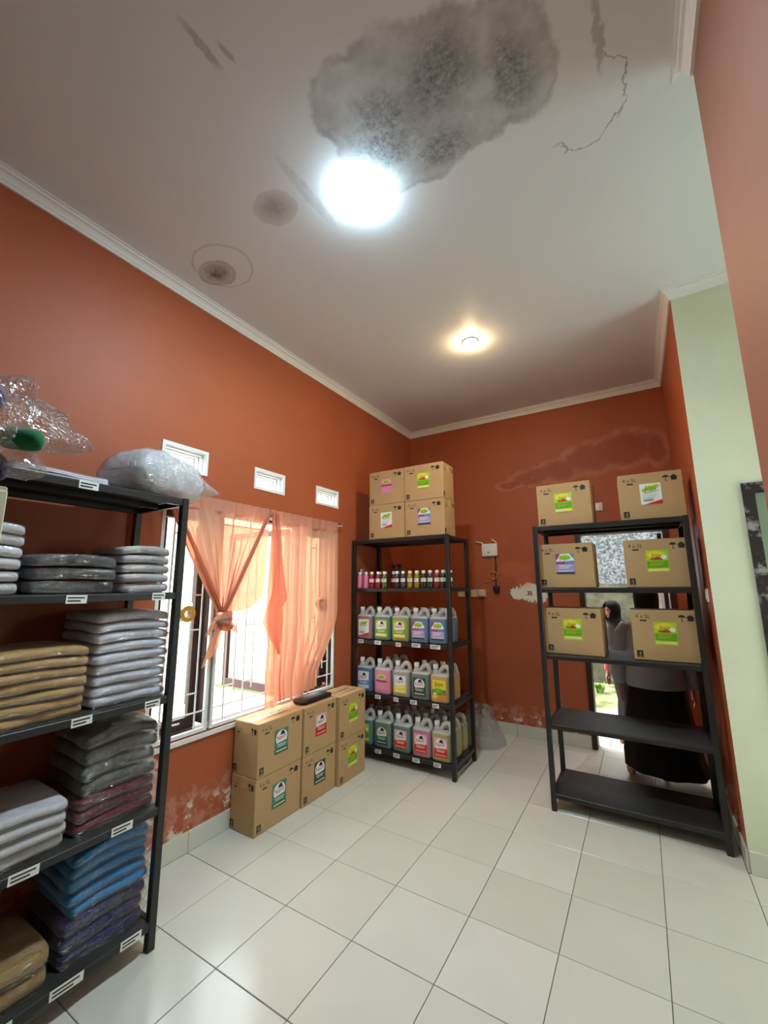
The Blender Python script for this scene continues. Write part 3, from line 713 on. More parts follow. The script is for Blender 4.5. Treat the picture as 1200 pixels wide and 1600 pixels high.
for lv, items in BACK.items():
    for i, r_, col in items:
        nm = NICE.get(col, col); fc = NICE.get(FRONT[lv][i][0], FRONT[lv][i][0])
        pos = 'directly behind' if r_ == 1 else 'two behind'
        fd = f'{fc} front one'+((' beside the olive' if i == 3 else ' at the open end') if (lv == 2 and i >= 3) else '')
        jerrycan(col, None, XS[i]+.004, 2.118+.146*r_, ZS[lv]-.0018, f'{nm} jerrycan {pos} the {fd}, {LVN[lv]} shelf', random.uniform(-.012, .012))

# ------------------------------------------------------------------ small bottles
def liquid(name, col):
    k = NT('bottle_'+name); k.color(srgb(*col)); k.rough(.12); k.b.inputs['Specular IOR Level'].default_value = .6
    return k.m
BC = dict(pink=(236,122,158), crimson=(150,22,44), green=(64,104,36), maroon=(70,24,28), slate=(52,62,72), olive=(140,128,22), forest=(22,56,34), red=(138,30,42), black=(16,14,16))
for k_, v_ in BC.items(): liquid(k_, v_)
bb = MB().lathe([(.018,0), (.0235,.003), (.025,.008), (.025,.048), (.0235,.056), (.0235,.082), (.025,.090), (.0245,.102), (.018,.122), (.013,.130), (.0125,.136)], seg=20)
bottle_me = {n: bb.mesh('bottle', 'bottle_'+n, 40) for n in BC}
bcap = MB().lathe([(.0155,.133), (.0165,.135), (.0165,.154), (.014,.158), (.001,.158)], seg=18).mesh('cap', 'cap_white', 40)
lbm = LB(); cylp = [(.0256*math.sin(a), -.0256*math.cos(a)) for a in [(-1.25+2.5*i/10) for i in range(11)]]
lw = LB(); lw.c('white'); lw.c('grey'); lw.c('dark')
for i in range(10):
    (x0, y0), (x1, y1) = cylp[i], cylp[i+1]
    lw.add([(x0,y0,.058), (x1,y1,.058), (x1,y1,.090), (x0,y0,.090)], [(0,1,2,3)], 0)
    if 2 < i < 8:
        s_ = 1.012; lw.add([(x0*s_,y0*s_,.066), (x1*s_,y1*s_,.066), (x1*s_,y1*s_,.070), (x0*s_,y0*s_,.070)], [(0,1,2,3)], 1); lw.add([(x0*s_,y0*s_,.078), (x1*s_,y1*s_,.078), (x1*s_,y1*s_,.083), (x0*s_,y0*s_,.083)], [(0,1,2,3)], 2)
blab = lw.fin('label')
def bottle(col, x, y, lab, lb_=True):
    o = place(bottle_me[col], 'bottle', None, (x, y, ZS[3]-.0018), random.uniform(-.3, .3)); tag(o, lab, 'bottle', 'small bottles on the corner rack'); place(bcap, 'cap', o)
    if lb_: place(blab, 'label', o)
    return o
# pixel columns of the bottles, spread along the shelf front
row = [('pink',.072),('pink',.145),('crimson',.212),('crimson',.285),('green',.355),('maroon',.495),('slate',.560),('olive',.632),('olive',.702),('forest',.772),('forest',.838),('red',.905),('forest',.965)]
seen = {}
for i, (col, x) in enumerate(row):
    nb = row[i-1][0] if i else None
    if i == 0: d_ = 'pink bottle next to the white card on the bottle shelf'
    elif col == nb: d_ = f'{col} bottle beside the {row[i+1][0]} one in the front bottle row'
    else: d_ = f'{col} bottle beside the {nb} one in the front row of bottles'
    if i == 12: d_ = 'forest green bottle beside the red one near the rack post'
    bottle(col, x, 2.085, d_.replace('forest bottle', 'dark green bottle'), lb_=col != 'pink')
bottle('forest', 1.0, 2.165, 'dark green bottle behind the front post at the end of the bottle shelf')
for col, x, fr_ in (('pink',.165,'second pink'),('crimson',.262,'first crimson'),('crimson',.325,'second crimson'),('maroon',.42,'gap in the front row'),('slate',.60,'slate'),('olive',.675,'first olive'),('forest',.805,'first dark green'),('red',.875,'red'),('red',.94,'last dark green')):
    bottle(col, x, 2.155, f'{col} bottle in the second row behind the {fr_} bottle' if 'gap' not in fr_ else 'maroon bottle in the second row behind the gap between bottles')
for i, x in enumerate((.305, .375)):
    o = empty('spray_bottle', (x, 2.35, ZS[3]-.0018)); tag(o, 'dark spray bottle at the back of the bottle shelf, %s' % ('behind the crimson bottles' if i == 0 else 'behind the green bottle'), 'bottle')
    MB().lathe([(.026,0), (.030,.004), (.030,.13), (.016,.165), (.013,.175)], seg=18).build('bottle', 'black_plastic', o, 40)
    mb = MB(); mb.lathe([(.015,.170), (.015,.195), (.011,.20), (.011,.215)], seg=14); mb.bbox((-.012,-.05,.212), (.012,.022,.236), .004); mb.tube([(0,-.012,.212), (0,-.03,.19), (0,-.034,.172)], .004, 6); mb.build('trigger', 'black_plastic', o, 40)
mb = MB(); mb.bbox((-.004, 0, 0), (.004, .11, .19), .001)
o = mb.build('white_card', 'paper_white', None, None, (.062, 2.13, ZS[3]-.0018)); o.rotation_euler = (0, -.06, .35); o.location.z += .0; tag(o, 'white card standing upright at the end of the bottle shelf', 'card')

# ------------------------------------------------------------------ towels in clear wrap
def film_mat(name, tint, op, wrinkle=28):
    k = NT(name); k.t.nodes.remove(k.b); nz = k.noise(wrinkle, 4, .6, dist=1.5)
    bp = k.n('ShaderNodeBump'); bp.inputs['Strength'].default_value = .8; bp.inputs['Distance'].default_value = .035; rd = k.math('ABSOLUTE', k.math('SUBTRACT', nz.outputs['Fac'], .5)); k.l(k.math('POWER', rd, .6), bp.inputs['Height'])
    gl = k.n('ShaderNodeBsdfGlossy'); gl.inputs['Roughness'].default_value = .13; k.l(bp.outputs[0], gl.inputs['Normal'])
    tr = k.n('ShaderNodeBsdfTransparent'); tr.inputs[0].default_value = (*tint, 1)
    df = k.n('ShaderNodeBsdfDiffuse'); df.inputs[0].default_value = (.8, .82, .82, 1); k.l(bp.outputs[0], df.inputs['Normal'])
    m1 = k.n('ShaderNodeMixShader'); m1.inputs[0].default_value = op; k.l(tr.outputs[0], m1.inputs[1]); k.l(df.outputs[0], m1.inputs[2])
    lw_ = k.n('ShaderNodeLayerWeight'); lw_.inputs[0].default_value = .5; k.l(bp.outputs[0], lw_.inputs['Normal'])
    frs = k.math('ADD', k.math('MULTIPLY', k.math('POWER', lw_.outputs['Facing'], 5.0), .4), .17)
    m2 = k.n('ShaderNodeMixShader'); k.l(frs, m2.inputs[0]); k.l(m1.outputs[0], m2.inputs[1]); k.l(gl.outputs[0], m2.inputs[2])
    k.l(m2.outputs[0], k.out.inputs[0]); return k.m
film_mat('clear_film', (.99, .99, .99), .01, 16); film_mat('cloudy_film', (.96, .965, .96), .30, 12); film_mat('bag_film', (.97, .975, .975), .10, 15)
def cloth_mat(name, col):
    k = NT('cloth_'+name); nz = k.noise(9, 4); c = srgb(*col); d = tuple(q*.82 for q in c[:3])+(1,)
    k.color(k.mix(nz.outputs['Fac'], d, c)); k.rough(.95); k.b.inputs['Specular IOR Level'].default_value = .1
    k.b.inputs['Sheen Weight'].default_value = .25; k.bump(k.noise(420, 2).outputs['Fac'], .25, .002)
for n_, c_ in dict(white=(228,227,232), lavender=(226,224,236), tan=(202,162,98), charcoal=(92,92,90), slate=(74,76,84), silver=(198,192,192), maroon=(110,30,46), blue=(16,140,208), navy=(36,38,98), purple=(70,52,120), leaf=(30,110,66), teal=(60,150,130), gold=(176,142,84)).items(): cloth_mat(n_, c_)
RING = [(.955,-.72),(.985,-.46),(1,-.16),(1,.16),(.985,.46),(.955,.72),(.90,.92),(.80,1),(.5,1),(0,1),(-.5,1),(-.88,.98),(-.975,.7),(-1,0),(-.975,-.7),(-.88,-.98),(-.5,-1),(0,-1),(.5,-1),(.80,-1),(.90,-.92)]
def slab(dx_, wy, h, seed, groove=True, inflate=0., wob=.004, flap=0., droop=0.):
    """folded cloth: fold faces +x, width along y, base at z=0"""
    rings = []; a, b = dx_/2+inflate, h/2+inflate; n = 15
    st = [(-1+2*i/n, 1) for i in range(n+1)]
    ends = [(-1.0, .30), (-.985, .62), (-.95, .84), (-.90, .95)] + [(-.82+1.64*i/14, 1) for i in range(15)] + [(.90, .95), (.95, .84), (.985, .62), (1.0, .30)]
    hw = wy/2+inflate
    if flap: ends = ends[:-2] + [(1.0, .8), (1+flap*.45/hw, .5), (1+flap/hw, .06)]
    for yy, sc in ends:
        ring = []
        for rx, rz in RING:
            gx_ = rx if (groove or rx > .97 or rx < .9) else 1.0
            over = max(0, yy-1)*hw
            p = Vector((gx_*a*(.6+.4*sc if not over else .75+.25*sc), yy*hw, rz*b*sc))
            q = p*14+Vector((seed*3.1, seed*1.7, seed))
            p.z += wob*noise.noise(q*.6)*(1 if not over else 3); p.x += (wob*1.2*noise.noise(q*.8+Vector((9,2,4)))+.012*noise.noise(Vector((p.y*7, seed*2.3, 1.)))-.008)*(1 if rx > .3 else .3)
            if inflate: p += Vector((1, 0, .35))*(wob*.8*noise.noise(q*3.3+Vector((4,4,1))))
            zz = p.z+h/2; e_ = .0009 if inflate else 0
            if not over or flap == 0: zz = min(max(zz, -e_), h+e_)
            zz = max(zz, -e_)-droop*(abs(yy)**2.2)*(.4+.6*max(0, rx))+droop
            ring.append((p.x, p.y, zz))
        rings.append(ring)
    return MB().loft(rings)
SHN = ['bottom', 'second lowest', 'middle', 'second highest', 'top']
def stack(color, lv, y0, y1, xf, dep, n, h, cname, base=0., gname=None, jit=.006, flap=.04, cat='towel', where=''):
    z = ZS[lv]-.0018+base
    for i in range(n):
        hh = h*random.uniform(.92, 1.06); sd = lv*37+i*3.3+y0*11; wy = (y1-y0)*random.uniform(.955, .985); dd = dep*random.uniform(.95, 1.0)
        inf = .0012
        dr = .016*i/max(1, n)+(.013 if base else 0); o = slab(dd, wy-.006, hh-.003, sd, droop=dr).build('folded_towel', 'cloth_'+color, None, 60, (xf-dd/2-random.uniform(0, jit), (y0+y1)/2+random.uniform(-jit, jit)*.4, z+.0016))
        pos = 'topmost' if i == n-1 and n > 1 else ('lowest' if i == 0 and n > 1 else ordinal(i)+' from bottom')
        tag(o, f'wrapped {cname} folded towel, {pos} in stack{where}, {SHN[lv]} shelf', cat, gname or f'{cname} towels on the {SHN[lv]} shelf')
        slab(dd, wy-.006, hh-.003, sd, False, inf, .004, flap, dr).build('plastic_wrap', 'clear_film', o, 60)
        z += hh+.0005
    return z
stack('lavender', 2, -.43, -.085, .453, .37, 9, .0440, 'white', flap=.05, where='')
stack('tan', 2, -.815, -.437, .478, .36, 7, .0375, 'tan', flap=0)
stack('white', 3, -1.06, -.705, .468, .34, 6, .0430, 'bright white', flap=0)
stack('slate', 3, -.695, -.365, .470, .34, 3, .050, 'dark slate', jit=.014, flap=0)
stack('silver', 3, -.355, -.108, .453, .33, 5, .0430, 'silver grey', jit=.012)
zt = stack('maroon', 1, -.440, -.095, .453, .36, 3, .043, 'maroon')
stack('charcoal', 1, -.430, -.100, .453, .36, 4, .058, 'charcoal', base=zt-ZS[1]+.0018, jit=.02, where=' above the maroon')
stack('white', 1, -.82, -.452, .474, .36, 4, .0415, 'white', flap=0)
zt = stack('navy', 0, -.440, -.100, .453, .36, 3, .054, 'navy')
stack('blue', 0, -.425, -.095, .453, .35, 5, .041, 'bright blue', base=zt-ZS[0]+.0018, jit=.02, where=' above the navy')
stack('gold', 0, -.83, -.455, .470, .36, 2, .062, 'golden tan', jit=.01, flap=0)
for i in range(2):
    o = slab(.30, .36, .017, 90+i, False).build('folded_cloth', 'cloth_white', None, 60, (.31, -.62, ZS[4]-.0018+i*.0178))
    tag(o, f'thin white folded cloth lying flat on top of the towel rack, {"upper" if i else "lower"} one', 'cloth', 'white cloths on the rack top')
# fat white pillow in a clear bag, overhanging the end of the rack
def pillow_mesh(hx, hy, hz, infl=0, wob=.008, tail=0.):
    mb = MB(); n, m = 20, 14; rings = []
    for j in range(m+1):
        v = -1+2*j/m; prof = (1-abs(v)**2.6)**.5 if abs(v) < 1 else 0
        ring = []
        for i in range(n):
            a = 2*PI*i/n; cx, cz = math.cos(a), math.sin(a)
            x = math.copysign(abs(cx)**.75, cx)*hx*(.72+.28*prof); z = math.copysign(abs(cz)**.9, cz)*hz*max(prof, .05)
            y = v*hy
            if tail and v > .85: y += tail*(v-.85)/.15
            q = Vector((x, y, z))*9
            p = Vector((x, y, z))*(1+infl/hx)+Vector((noise.noise(q), noise.noise(q+Vector((5,1,2))), noise.noise(q*1.6+Vector((2,7,1)))))*wob
            ring.append((p.x, p.y, max(p.z, -hz*.72-infl)+hz*.72+infl))
        rings.append(ring)
    return mb.loft(rings)
pl = pillow_mesh(.165, .225, .145).build('pillow', 'cloth_white', None, 180, (.30, -.16, ZS[4]+.008), .25); tag(pl, 'fat white pillow in a clear plastic bag on top of the towel rack', 'pillow')
pillow_mesh(.165, .225, .145, .006, .016, .13).build('plastic_wrap', 'cloudy_film', pl, 60, (0, 0, -.006))

# ------------------------------------------------------------------ cream cabinet at the frame edge, bag of cloths on it
simple('cream_laminate', srgb(222, 222, 188), .4, .03)
cab = tag(empty('storage_cabinet', (.715, -1.26, 0)), 'tall plain cream storage cabinet standing before the towel rack', 'cabinet')
MB().bbox((-.185, -.343, .0), (.185, .343, 1.845), .004).build('body', 'cream_laminate', cab)
for y in (-.171, .171):
    d_ = MB().bbox((.186, y-.168, .06), (.203, y+.168, 1.83), .003).build('cabinet_door', 'cream_laminate', cab)
    MB().tube([(.203, y*.15, .95), (.223, y*.15, .955), (.223, y*.15, 1.075), (.203, y*.15, 1.08)], .005, 8).build('handle', 'white_metal', d_)
def roll(name, color, loc, r, L, rz, lab):
    mb = MB(); rings = []
    for j in range(11):
        t = -1+2*j/10; s_ = (1-abs(t)**5)**.5 if abs(t) < 1 else .3
        rings.append([(t*L/2, r*max(s_,.3)*math.cos(a)*(1+.12*noise.noise(Vector((t*3, math.cos(a)*2, math.sin(a)*2+r*50)))), r*max(s_,.3)*math.sin(a)+r) for a in [2*PI*i/16 for i in range(16)]])
    o = mb.loft(rings).build(name, 'cloth_'+color, None, 60, loc, rz); return tag(o, lab, 'cloth', 'rolled cloths in the clear bag')
roll('rolled_cloth', 'navy', (.80, -.985, 1.850), .055, .20, .5, 'dark blue rolled cloth at the bottom of the clear bag')
roll('rolled_cloth', 'leaf', (.905, -.905, 1.96), .034, .11, 1.0, 'small green rolled cloth pressed to the front of the clear bag')
roll('rolled_cloth', 'white', (.76, -1.05, 1.965), .055, .22, .4, 'white rolled cloth in the middle of the clear bag')
roll('rolled_cloth', 'purple', (.80, -1.00, 2.080), .04, .16, .6, 'purple rolled cloth near the top of the clear bag')
roll('rolled_cloth', 'teal', (.80, -1.12, 1.850), .05, .16, .3, 'teal rolled cloth beside the dark blue one in the bag')
def film_bag(cx, cy, cz, spikes, rx, ry, rz, seed):
    """crumpled bag: radius swells towards its gathered corners"""
    dirs = [(Vector(d).normalized(), L, p) for d, L, p in spikes]
    mb = MB(); nu, nv = 64, 40
    def fn(u, v):
        th, ph = 2*PI*u, PI*(.02+.96*v)
        d = Vector((math.sin(ph)*math.cos(th), math.sin(ph)*math.sin(th), math.cos(ph)))
        r = 1+.10*noise.noise(d*3+Vector((seed,0,0)))+.13*abs(noise.noise(d*5+Vector((0,seed,0))))+.07*abs(noise.noise(d*13+Vector((2,seed,0))))
        for e, L, p in dirs: r += L*max(0, d.dot(e))**p
        return (cx+d.x*rx*r, cy+d.y*ry*r, cz+d.z*rz*r)
    return mb.grid(fn, nu, nv)
bag = film_bag(.79, -1.02, 2.035, [((.35,1,-.05), .95, 60), ((.5,1,.35), .55, 45), ((.9,.75,.9), .5, 50), ((.6,.85,-.75), .45, 30), ((-.3,.9,.6), .5, 40)], .165, .165, .165, 3.3)
tag(bag.build('plastic_bag', 'bag_film', None, 50), 'crumpled clear plastic bag of coloured cloths on the cream cabinet', 'bag')

# ------------------------------------------------------------------ plastic bag on the floor behind the jerrycan rack
def heap(u, v):
    a = 2*PI*u; t = v
    r = 1-.0*t; h = math.cos(t*PI/2)**.8 if t < 1 else 0
    d = Vector((math.cos(a), math.sin(a), t)); nz = noise.noise(d*2.2)+.6*noise.noise(d*6)+.35*noise.noise(d*14)
    rr = (t**.7)*(1+.13*nz)
    return (.93+.235*rr*math.cos(a), 2.97+.20*rr*math.sin(a), .004+max(0, .35*h*(1+.10*nz)))
hb = MB().grid(heap, 96, 40)
tag(hb.build('plastic_bag', 'bag_film', None, 50), 'crumpled heap of clear plastic on the floor behind the jerrycan rack', 'bag')
def heap2(u, v):
    x, y, z = heap(u, v); return (.93+(x-.93)*.8, 2.97+(y-2.97)*.8, .003+z*.82+.012*noise.noise(Vector((x,y,z))*22))
tag(MB().grid(heap2, 48, 18).build('bubble_wrap', 'cloudy_film', None, 50), 'clear wrapping bunched up inside the plastic heap on the floor', 'wrap')

# ------------------------------------------------------------------ curtains
kc = NT('sheer_curtain'); kc.t.nodes.remove(kc.b); weave = kc.noise(300, 2)
ccol = srgb(214, 174, 150)
df = kc.n('ShaderNodeBsdfDiffuse'); df.inputs[0].default_value = ccol; tl = kc.n('ShaderNodeBsdfTranslucent'); tl.inputs[0].default_value = srgb(236, 160, 126)
tp_ = kc.n('ShaderNodeBsdfTransparent'); tp_.inputs[0].default_value = srgb(240, 172, 140)
m1 = kc.n('ShaderNodeMixShader'); m1.inputs[0].default_value = .42; kc.l(df.outputs[0], m1.inputs[1]); kc.l(tl.outputs[0], m1.inputs[2])
m2 = kc.n('ShaderNodeMixShader'); m2.inputs[0].default_value = .22; kc.l(m1.outputs[0], m2.inputs[1]); kc.l(tp_.outputs[0], m2.inputs[2]); kc.l(m2.outputs[0], kc.out.inputs[0])
lerp = lambda a, b, t: a+(b-a)*t
sst = lambda t: t*t*(3-2*t)
rod = tag(empty('curtain_rod', (.045, .9, 2.128)), 'thin dark curtain rod above the window', 'curtain rod')
MB().tube([(0, -.86, 0), (0, .93, .004)], .006, 8).build('rod', 'brown_wood', rod, 40)
for y in (-.84, .02, .91): MB().bbox((XL-.045, y-.01, -.012), (.004, y+.01, .012), .002).build('rod_bracket', 'white_metal', rod)
cl = tag(empty('curtain', (.045, .5, 2.12)), 'peach sheer curtain tied in a knot at its middle', 'curtain', 'peach sheer curtains')
O = Vector((.045, .5, 2.12))
def cpt(x, y, z): return (x-O.x, y-O.y, z-O.z)
KY, KZ = .485, 1.385
def leftp(s, t):
    yt = lerp(.05, .905, s); e = abs(2*s-1)
    y = lerp(yt, KY+(s-.5)*.06, t**(1.0)); z = lerp(2.135, KZ, t)
    fold = .014*math.sin(s*2*PI*11+1.5*math.sin(s*9))*(.35+.65*t)+.010*math.sin(s*2*PI*4+2*t)
    x = .052+fold*(1-.35*t)+.02*t
    y += .014*math.cos(s*2*PI*11)*(1-t)*t*2
    return cpt(x, y, z)
MB().grid(leftp, 150, 26).build('gathered_panel', 'sheer_curtain', cl, 180)
# thick rolled hems running down both sides of the V
for sgn, y0 in ((-1, .055), (1, .88)):
    def hem(u, v, sgn=sgn, y0=y0):
        c = Vector((.064+.012*v, lerp(y0, KY+sgn*.02, v), lerp(2.12, KZ+.01, v))); wd = .012+.05*math.sin(PI*min(1, v*1.05))*.8+.012*v
        off = (u-.5)*wd*2
        return cpt(c.x+.018*math.sin(u*PI*5)+.012*math.cos(u*9+v*3), c.y+off*sgn*(-.4)+off*.5, c.z+off*.35*sgn)
    MB().grid(hem, 26, 24).build('rolled_hem', 'sheer_curtain', cl, 180)
# loose triangle swinging from the inner end
def tri(u, v):
    A = Vector((.05, .885, 2.12)); P = A.lerp(Vector((.065, KY+.02, KZ+.01)), u); Q = A.lerp(Vector((.06, .85, 1.49)), u)
    p = P.lerp(Q, v); p.x += .010*math.sin(v*8+u*2)*u+.004*math.sin(v*21)*u; p.z -= .05*math.sin(PI*v)*u
    return cpt(*p)
MB().grid(tri, 24, 30).build('loose_panel', 'sheer_curtain', cl, 180)
# knot: wrapped torus-like band and flared tails
mb = MB()
for k_ in range(3):
    pts = []
    for i in range(21):
        a = 2*PI*i/20; pts.append((.085+.034*math.cos(a)+.006*k_, KY+.005+.046*math.sin(a)*(1-.1*k_), KZ-.03-.026*k_+.022*math.sin(a+k_*1.3)))
    mb.tube([cpt(*p) for p in pts], [.019+.005*noise.noise(Vector((i*.5, k_, 0))) for i in range(21)], 10)
mb.build('knot', 'sheer_curtain', cl, 180)
def tail(u, v, pts=((.485,1.36),(.435,1.24),(.40,1.11)), w0=.02, w1=.055, low=.09, ph=0):
    i = min(int(v*2), 1); f = v*2-i; y = lerp(pts[i][0], pts[i+1][0], f); z = lerp(pts[i][1], pts[i+1][1], f); wd = lerp(w0, w1, v)
    return cpt(.09+.016*math.sin(u*13+ph)*(1-.2*v), y+(u-.5)*2*wd, z+low*v*(u-.5)*1.2)
MB().grid(tail, 24, 18).build('knot_tail', 'sheer_curtain', cl, 180)
MB().grid(lambda u, v: tail(u, v, ((.49,1.37),(.545,1.30),(.56,1.265)), .02, .05, -.04, 2), 20, 10).build('knot_tail', 'sheer_curtain', cl, 180)
MB().grid(lambda u, v: tail(u, v, ((.48,1.37),(.425,1.33),(.40,1.27)), .02, .035, .05, 4), 20, 10).build('knot_tail', 'sheer_curtain', cl, 180)
cr_ = tag(empty('curtain', (.045, .5, 2.12)), 'peach sheer curtain hanging straight with its hem resting on the cartons', 'curtain', 'peach sheer curtains')
def rightp(s, t):
    R = 1.735 if t < .55 else lerp(1.735, 1.44, sst((t-.55)/.45)); L = .90+.07*sst(t)
    y = lerp(L, R, s); z = lerp(2.135, .715-.02*s, t)
    z += .10*max(0, t-.8)/.2*max(0, s-.55)
    ph = s*2*PI*8+1.8*math.sin(s*7)
    x = .052+(.010+.010*t)*math.sin(ph+1.2*t*s)+.012*math.sin(s*2*PI*2.5+.6)
    y += .010*math.cos(ph)
    if t > .9: x += .02*(t-.9)/.1
    return cpt(x, y, z)
MB().grid(rightp, 150, 44).build('hanging_panel', 'sheer_curtain', cr_, 180)
MB().grid(lambda u, v: cpt(.058+.006*math.sin(u*60), lerp(.905, 1.735, u), lerp(2.14, 2.055, v)), 60, 3).build('heading_tape', 'sheer_curtain', cr_, 180)
MB().grid(lambda u, v: cpt(.058+.006*math.sin(u*60), lerp(.05, .88, u), lerp(2.14, 2.055, v)), 60, 3).build('heading_tape', 'sheer_curtain', cl, 180)
LB_ = [(2.11,.875),(1.9,.86),(1.49,.84),(1.30,.835),(1.16,.86),(.91,.85),(.69,.858)]; RB_ = [(2.11,.90),(1.9,.94),(1.46,.985),(1.30,.99),(1.16,.99),(.91,.995),(.69,1.0)]
def interp(tab, z):
    for (z0, y0), (z1, y1) in zip(tab, tab[1:]):
        if z <= z0 and z >= z1: return lerp(y0, y1, (z0-z)/(z0-z1))
    return tab[-1][1]
def strip(u, v):
    z = lerp(2.11, .695, v); y = lerp(interp(LB_, z), interp(RB_, z), u); return cpt(.096+.014*math.sin(u*9+v*2)+.008*math.sin(u*23), y, z)
MB().grid(strip, 24, 40).build('cascade_fold', 'sheer_curtain', cr_, 180)
FL = [(2.10,.885),(1.7,.875),(1.49,.85),(1.38,.80),(1.30,.775),(1.2,.84),(1.06,.955)]; FR = [(2.10,.90),(1.7,.96),(1.46,1.015),(1.40,.97),(1.30,.985),(1.2,.98),(1.06,.965)]
def flap_(u, v):
    z = lerp(2.10, 1.06, v); return cpt(.132+.010*math.sin(u*7+v*3), lerp(interp(FL, z), interp(FR, z), u), z)
MB().grid(flap_, 16, 40).build('cascade_fold', 'sheer_curtain', cr_, 180)

# pouch, tape rolls
mb = MB(); mb.loft([rrect(.058, .165, 0, 6, .5), rrect(.066, .175, .008, 6, .5), rrect(.066, .175, .020, 6, .5), rrect(.056, .16, .028, 6, .5), rrect(.03, .11, .030, 6, .5)])
po = mb.build('pouch', 'black_plastic', None, 60, (.165, 1.345, .3325+.331+.002), .0); tag(po, 'flat black pouch lying on the red labelled carton', 'pouch')
po.location = (.14, 1.335, .668)
mb = MB(); mb.tube([(0, -.17, .014), (.02, -.195, .014), (.035, -.17, .014)], .004, 6); mb.build('strap', 'black_plastic', po)
simple('brown_tape', srgb(190, 138, 40), .25, .12, 30)
def tape_roll(loc, lab):
    o = empty('tape_roll', loc); tag(o, lab, 'tape')
    mb = MB(); seg = 28
    for r0, r1, m_ in ((.026, .050, 0),):
        rings = []
        for r, x in ((r0, -.022), (r1, -.022), (r1, .022), (r0, .022), (r0, -.022)): rings.append([(x, r*math.cos(2*PI*k/seg), r*math.sin(2*PI*k/seg)) for k in range(seg)])
        mb.loft(rings, 0, False)
    mb.build('tape', 'brown_tape', o, 40)
    mb = MB(); rings = []
    for r, x in ((.0235, -.022), (.026, -.022), (.026, .022), (.0235, .022), (.0235, -.022)): rings.append([(x, r*math.cos(2*PI*k/seg), r*math.sin(2*PI*k/seg)) for k in range(seg)])
    mb.loft(rings, 0, False); mb.build('core', 'cardboard', o, 40)
tape_roll((.024, .262, 1.388), 'roll of brown packing tape hung on the grille beside the towel rack')
tape_roll((.012, 1.56, 1.40), 'tape roll hung on the grille behind the hanging curtain')

# ------------------------------------------------------------------ things on the back wall
simple('cable_orange', srgb(216, 150, 44), .5, .1); simple('cable_white', srgb(214, 176, 150), .5, .05); simple('socket_cream', srgb(222, 210, 180), .4, .04)
rt_ = tag(empty('wifi_router', (1.005, YB, 1.945)), 'white wifi router with two antennas on the back wall', 'router')
MB().bbox((-.092, -.032, -.072), (.092, -.004, .075), .014, seg=3).build('body', 'white_plastic', rt_, 40)
for x0, x1, z1 in ((-.072, -.155, .105), (.085, .03, .122)):
    MB().tube([(x0, -.018, .070), (x0+(x1-x0)*.1, -.018, .086), (x1, -.018, z1)], [.006, .007, .006], 8).build('antenna', 'white_plastic', rt_, 40)
lg = LB(); lg.pol([(-.018, -.004), (-.004, .008), (.0, .004), (-.006, -.004), (.014, -.012), (-.016, -.012)], 'dark'); lg.mesh; place(lg.fin('emblem'), 'emblem', rt_, (-.005, -.0325, -.022))
ca = tag(empty('fibre_cable', (1.03, YB, 1.66)), 'orange coiled fibre cable hanging under the router', 'cable')
mb = MB(); pts = []
for i in range(49):
    a = 2*PI*i/16; r = .044+.004*math.sin(i*1.7); pts.append((r*math.cos(a), -.012-.005*math.sin(i*.7), r*.95*math.sin(a)))
mb.tube(pts, .0045, 6); mb.build('coil', 'cable_orange', ca, 60)
MB().tube([(.0, -.012, .045), (.008, -.01, .13), (.006, -.012, .212)], .0028, 6).build('lead', 'cable_white', ca, 60)
MB().tube([(-.01, -.010, -.058), (-.10, -.008, -.075), (-.17, -.006, -.11), (-.24, -.006, -.16)], .0025, 6).build('lead', 'cable_white', ca, 60)
ad = tag(empty('power_adapter', (1.062, YB, 1.515)), 'black power adapter plugged into the wall on a black lead', 'adapter')
mb = MB(); mb.bbox((-.030, -.052, -.036), (.034, -.001, .028), .008, seg=2); mb.build('body', 'black_plastic', ad, 40)
MB().tube([(.0, -.03, .026), (-.004, -.014, .12), (.006, -.012, .26), (.0, -.012, .362)], .006, 8).build('cord', 'black_plastic', ad, 60)
def plate(loc, kind, lab, rz=0, parent=None):
    o = empty('wall_plate', loc, rz); tag(o, lab, 'switch' if kind == 'switch' else 'socket')
    MB().bbox((-.042, -.010, -.042), (.042, -.0005, .042), .003, seg=2).build('cover', 'socket_cream', o)
    if kind == 'switch': MB().bbox((-.018, -.015, -.028), (.018, -.009, .028), .003).build('rocker', 'white_plastic', o)
    elif kind == 'socket': MB().lathe([(.021, -.0104), (.019, -.012), (.001, -.0112)], seg=20, axis='y').build('socket_face', 'white_plastic', o); MB().lathe([(.004, -.0113), (.001, -.0128)], seg=10, axis='y').build('socket_hole', 'black_plastic', o)
    return o
plate((.640, YB, 1.458), 'switch', 'cream wall switch seen past the jerrycan rack post')
plate((.800, YB, 1.458), 'socket', 'cream wall socket on the back wall beside the cable adapter')
o = plate((.890, YB, 1.460), 'blank', 'cream junction box with a plug beside the wall socket')
MB().bbox((-.034, -.04, -.03), (.034, -.009, .034), .006, seg=2).build('plug', 'white_plastic', o)
plate((2.150, YB, 2.335), 'switch', 'pale wall plate above the doorway between the top cartons')
o = plate((XR, 2.03, 1.48), 'switch', 'white wall switch on the narrow orange wall beside the carton rack', -R90)
# torn red paint left on the bare plaster
simple('old_paint', srgb(126, 40, 34), .7, .2)
mb = MB()
for q in ((1.385,1.435,1.478,1.484), (1.400,1.412,1.445,1.480), (1.425,1.437,1.440,1.480), (1.375,1.45,1.440,1.446), (1.405,1.436,1.460,1.465)): mb.box((q[0], YB-.0012, q[2]), (q[1], YB+.001, q[3]))
mb.build('paint_remnant', 'old_paint', wall_b)

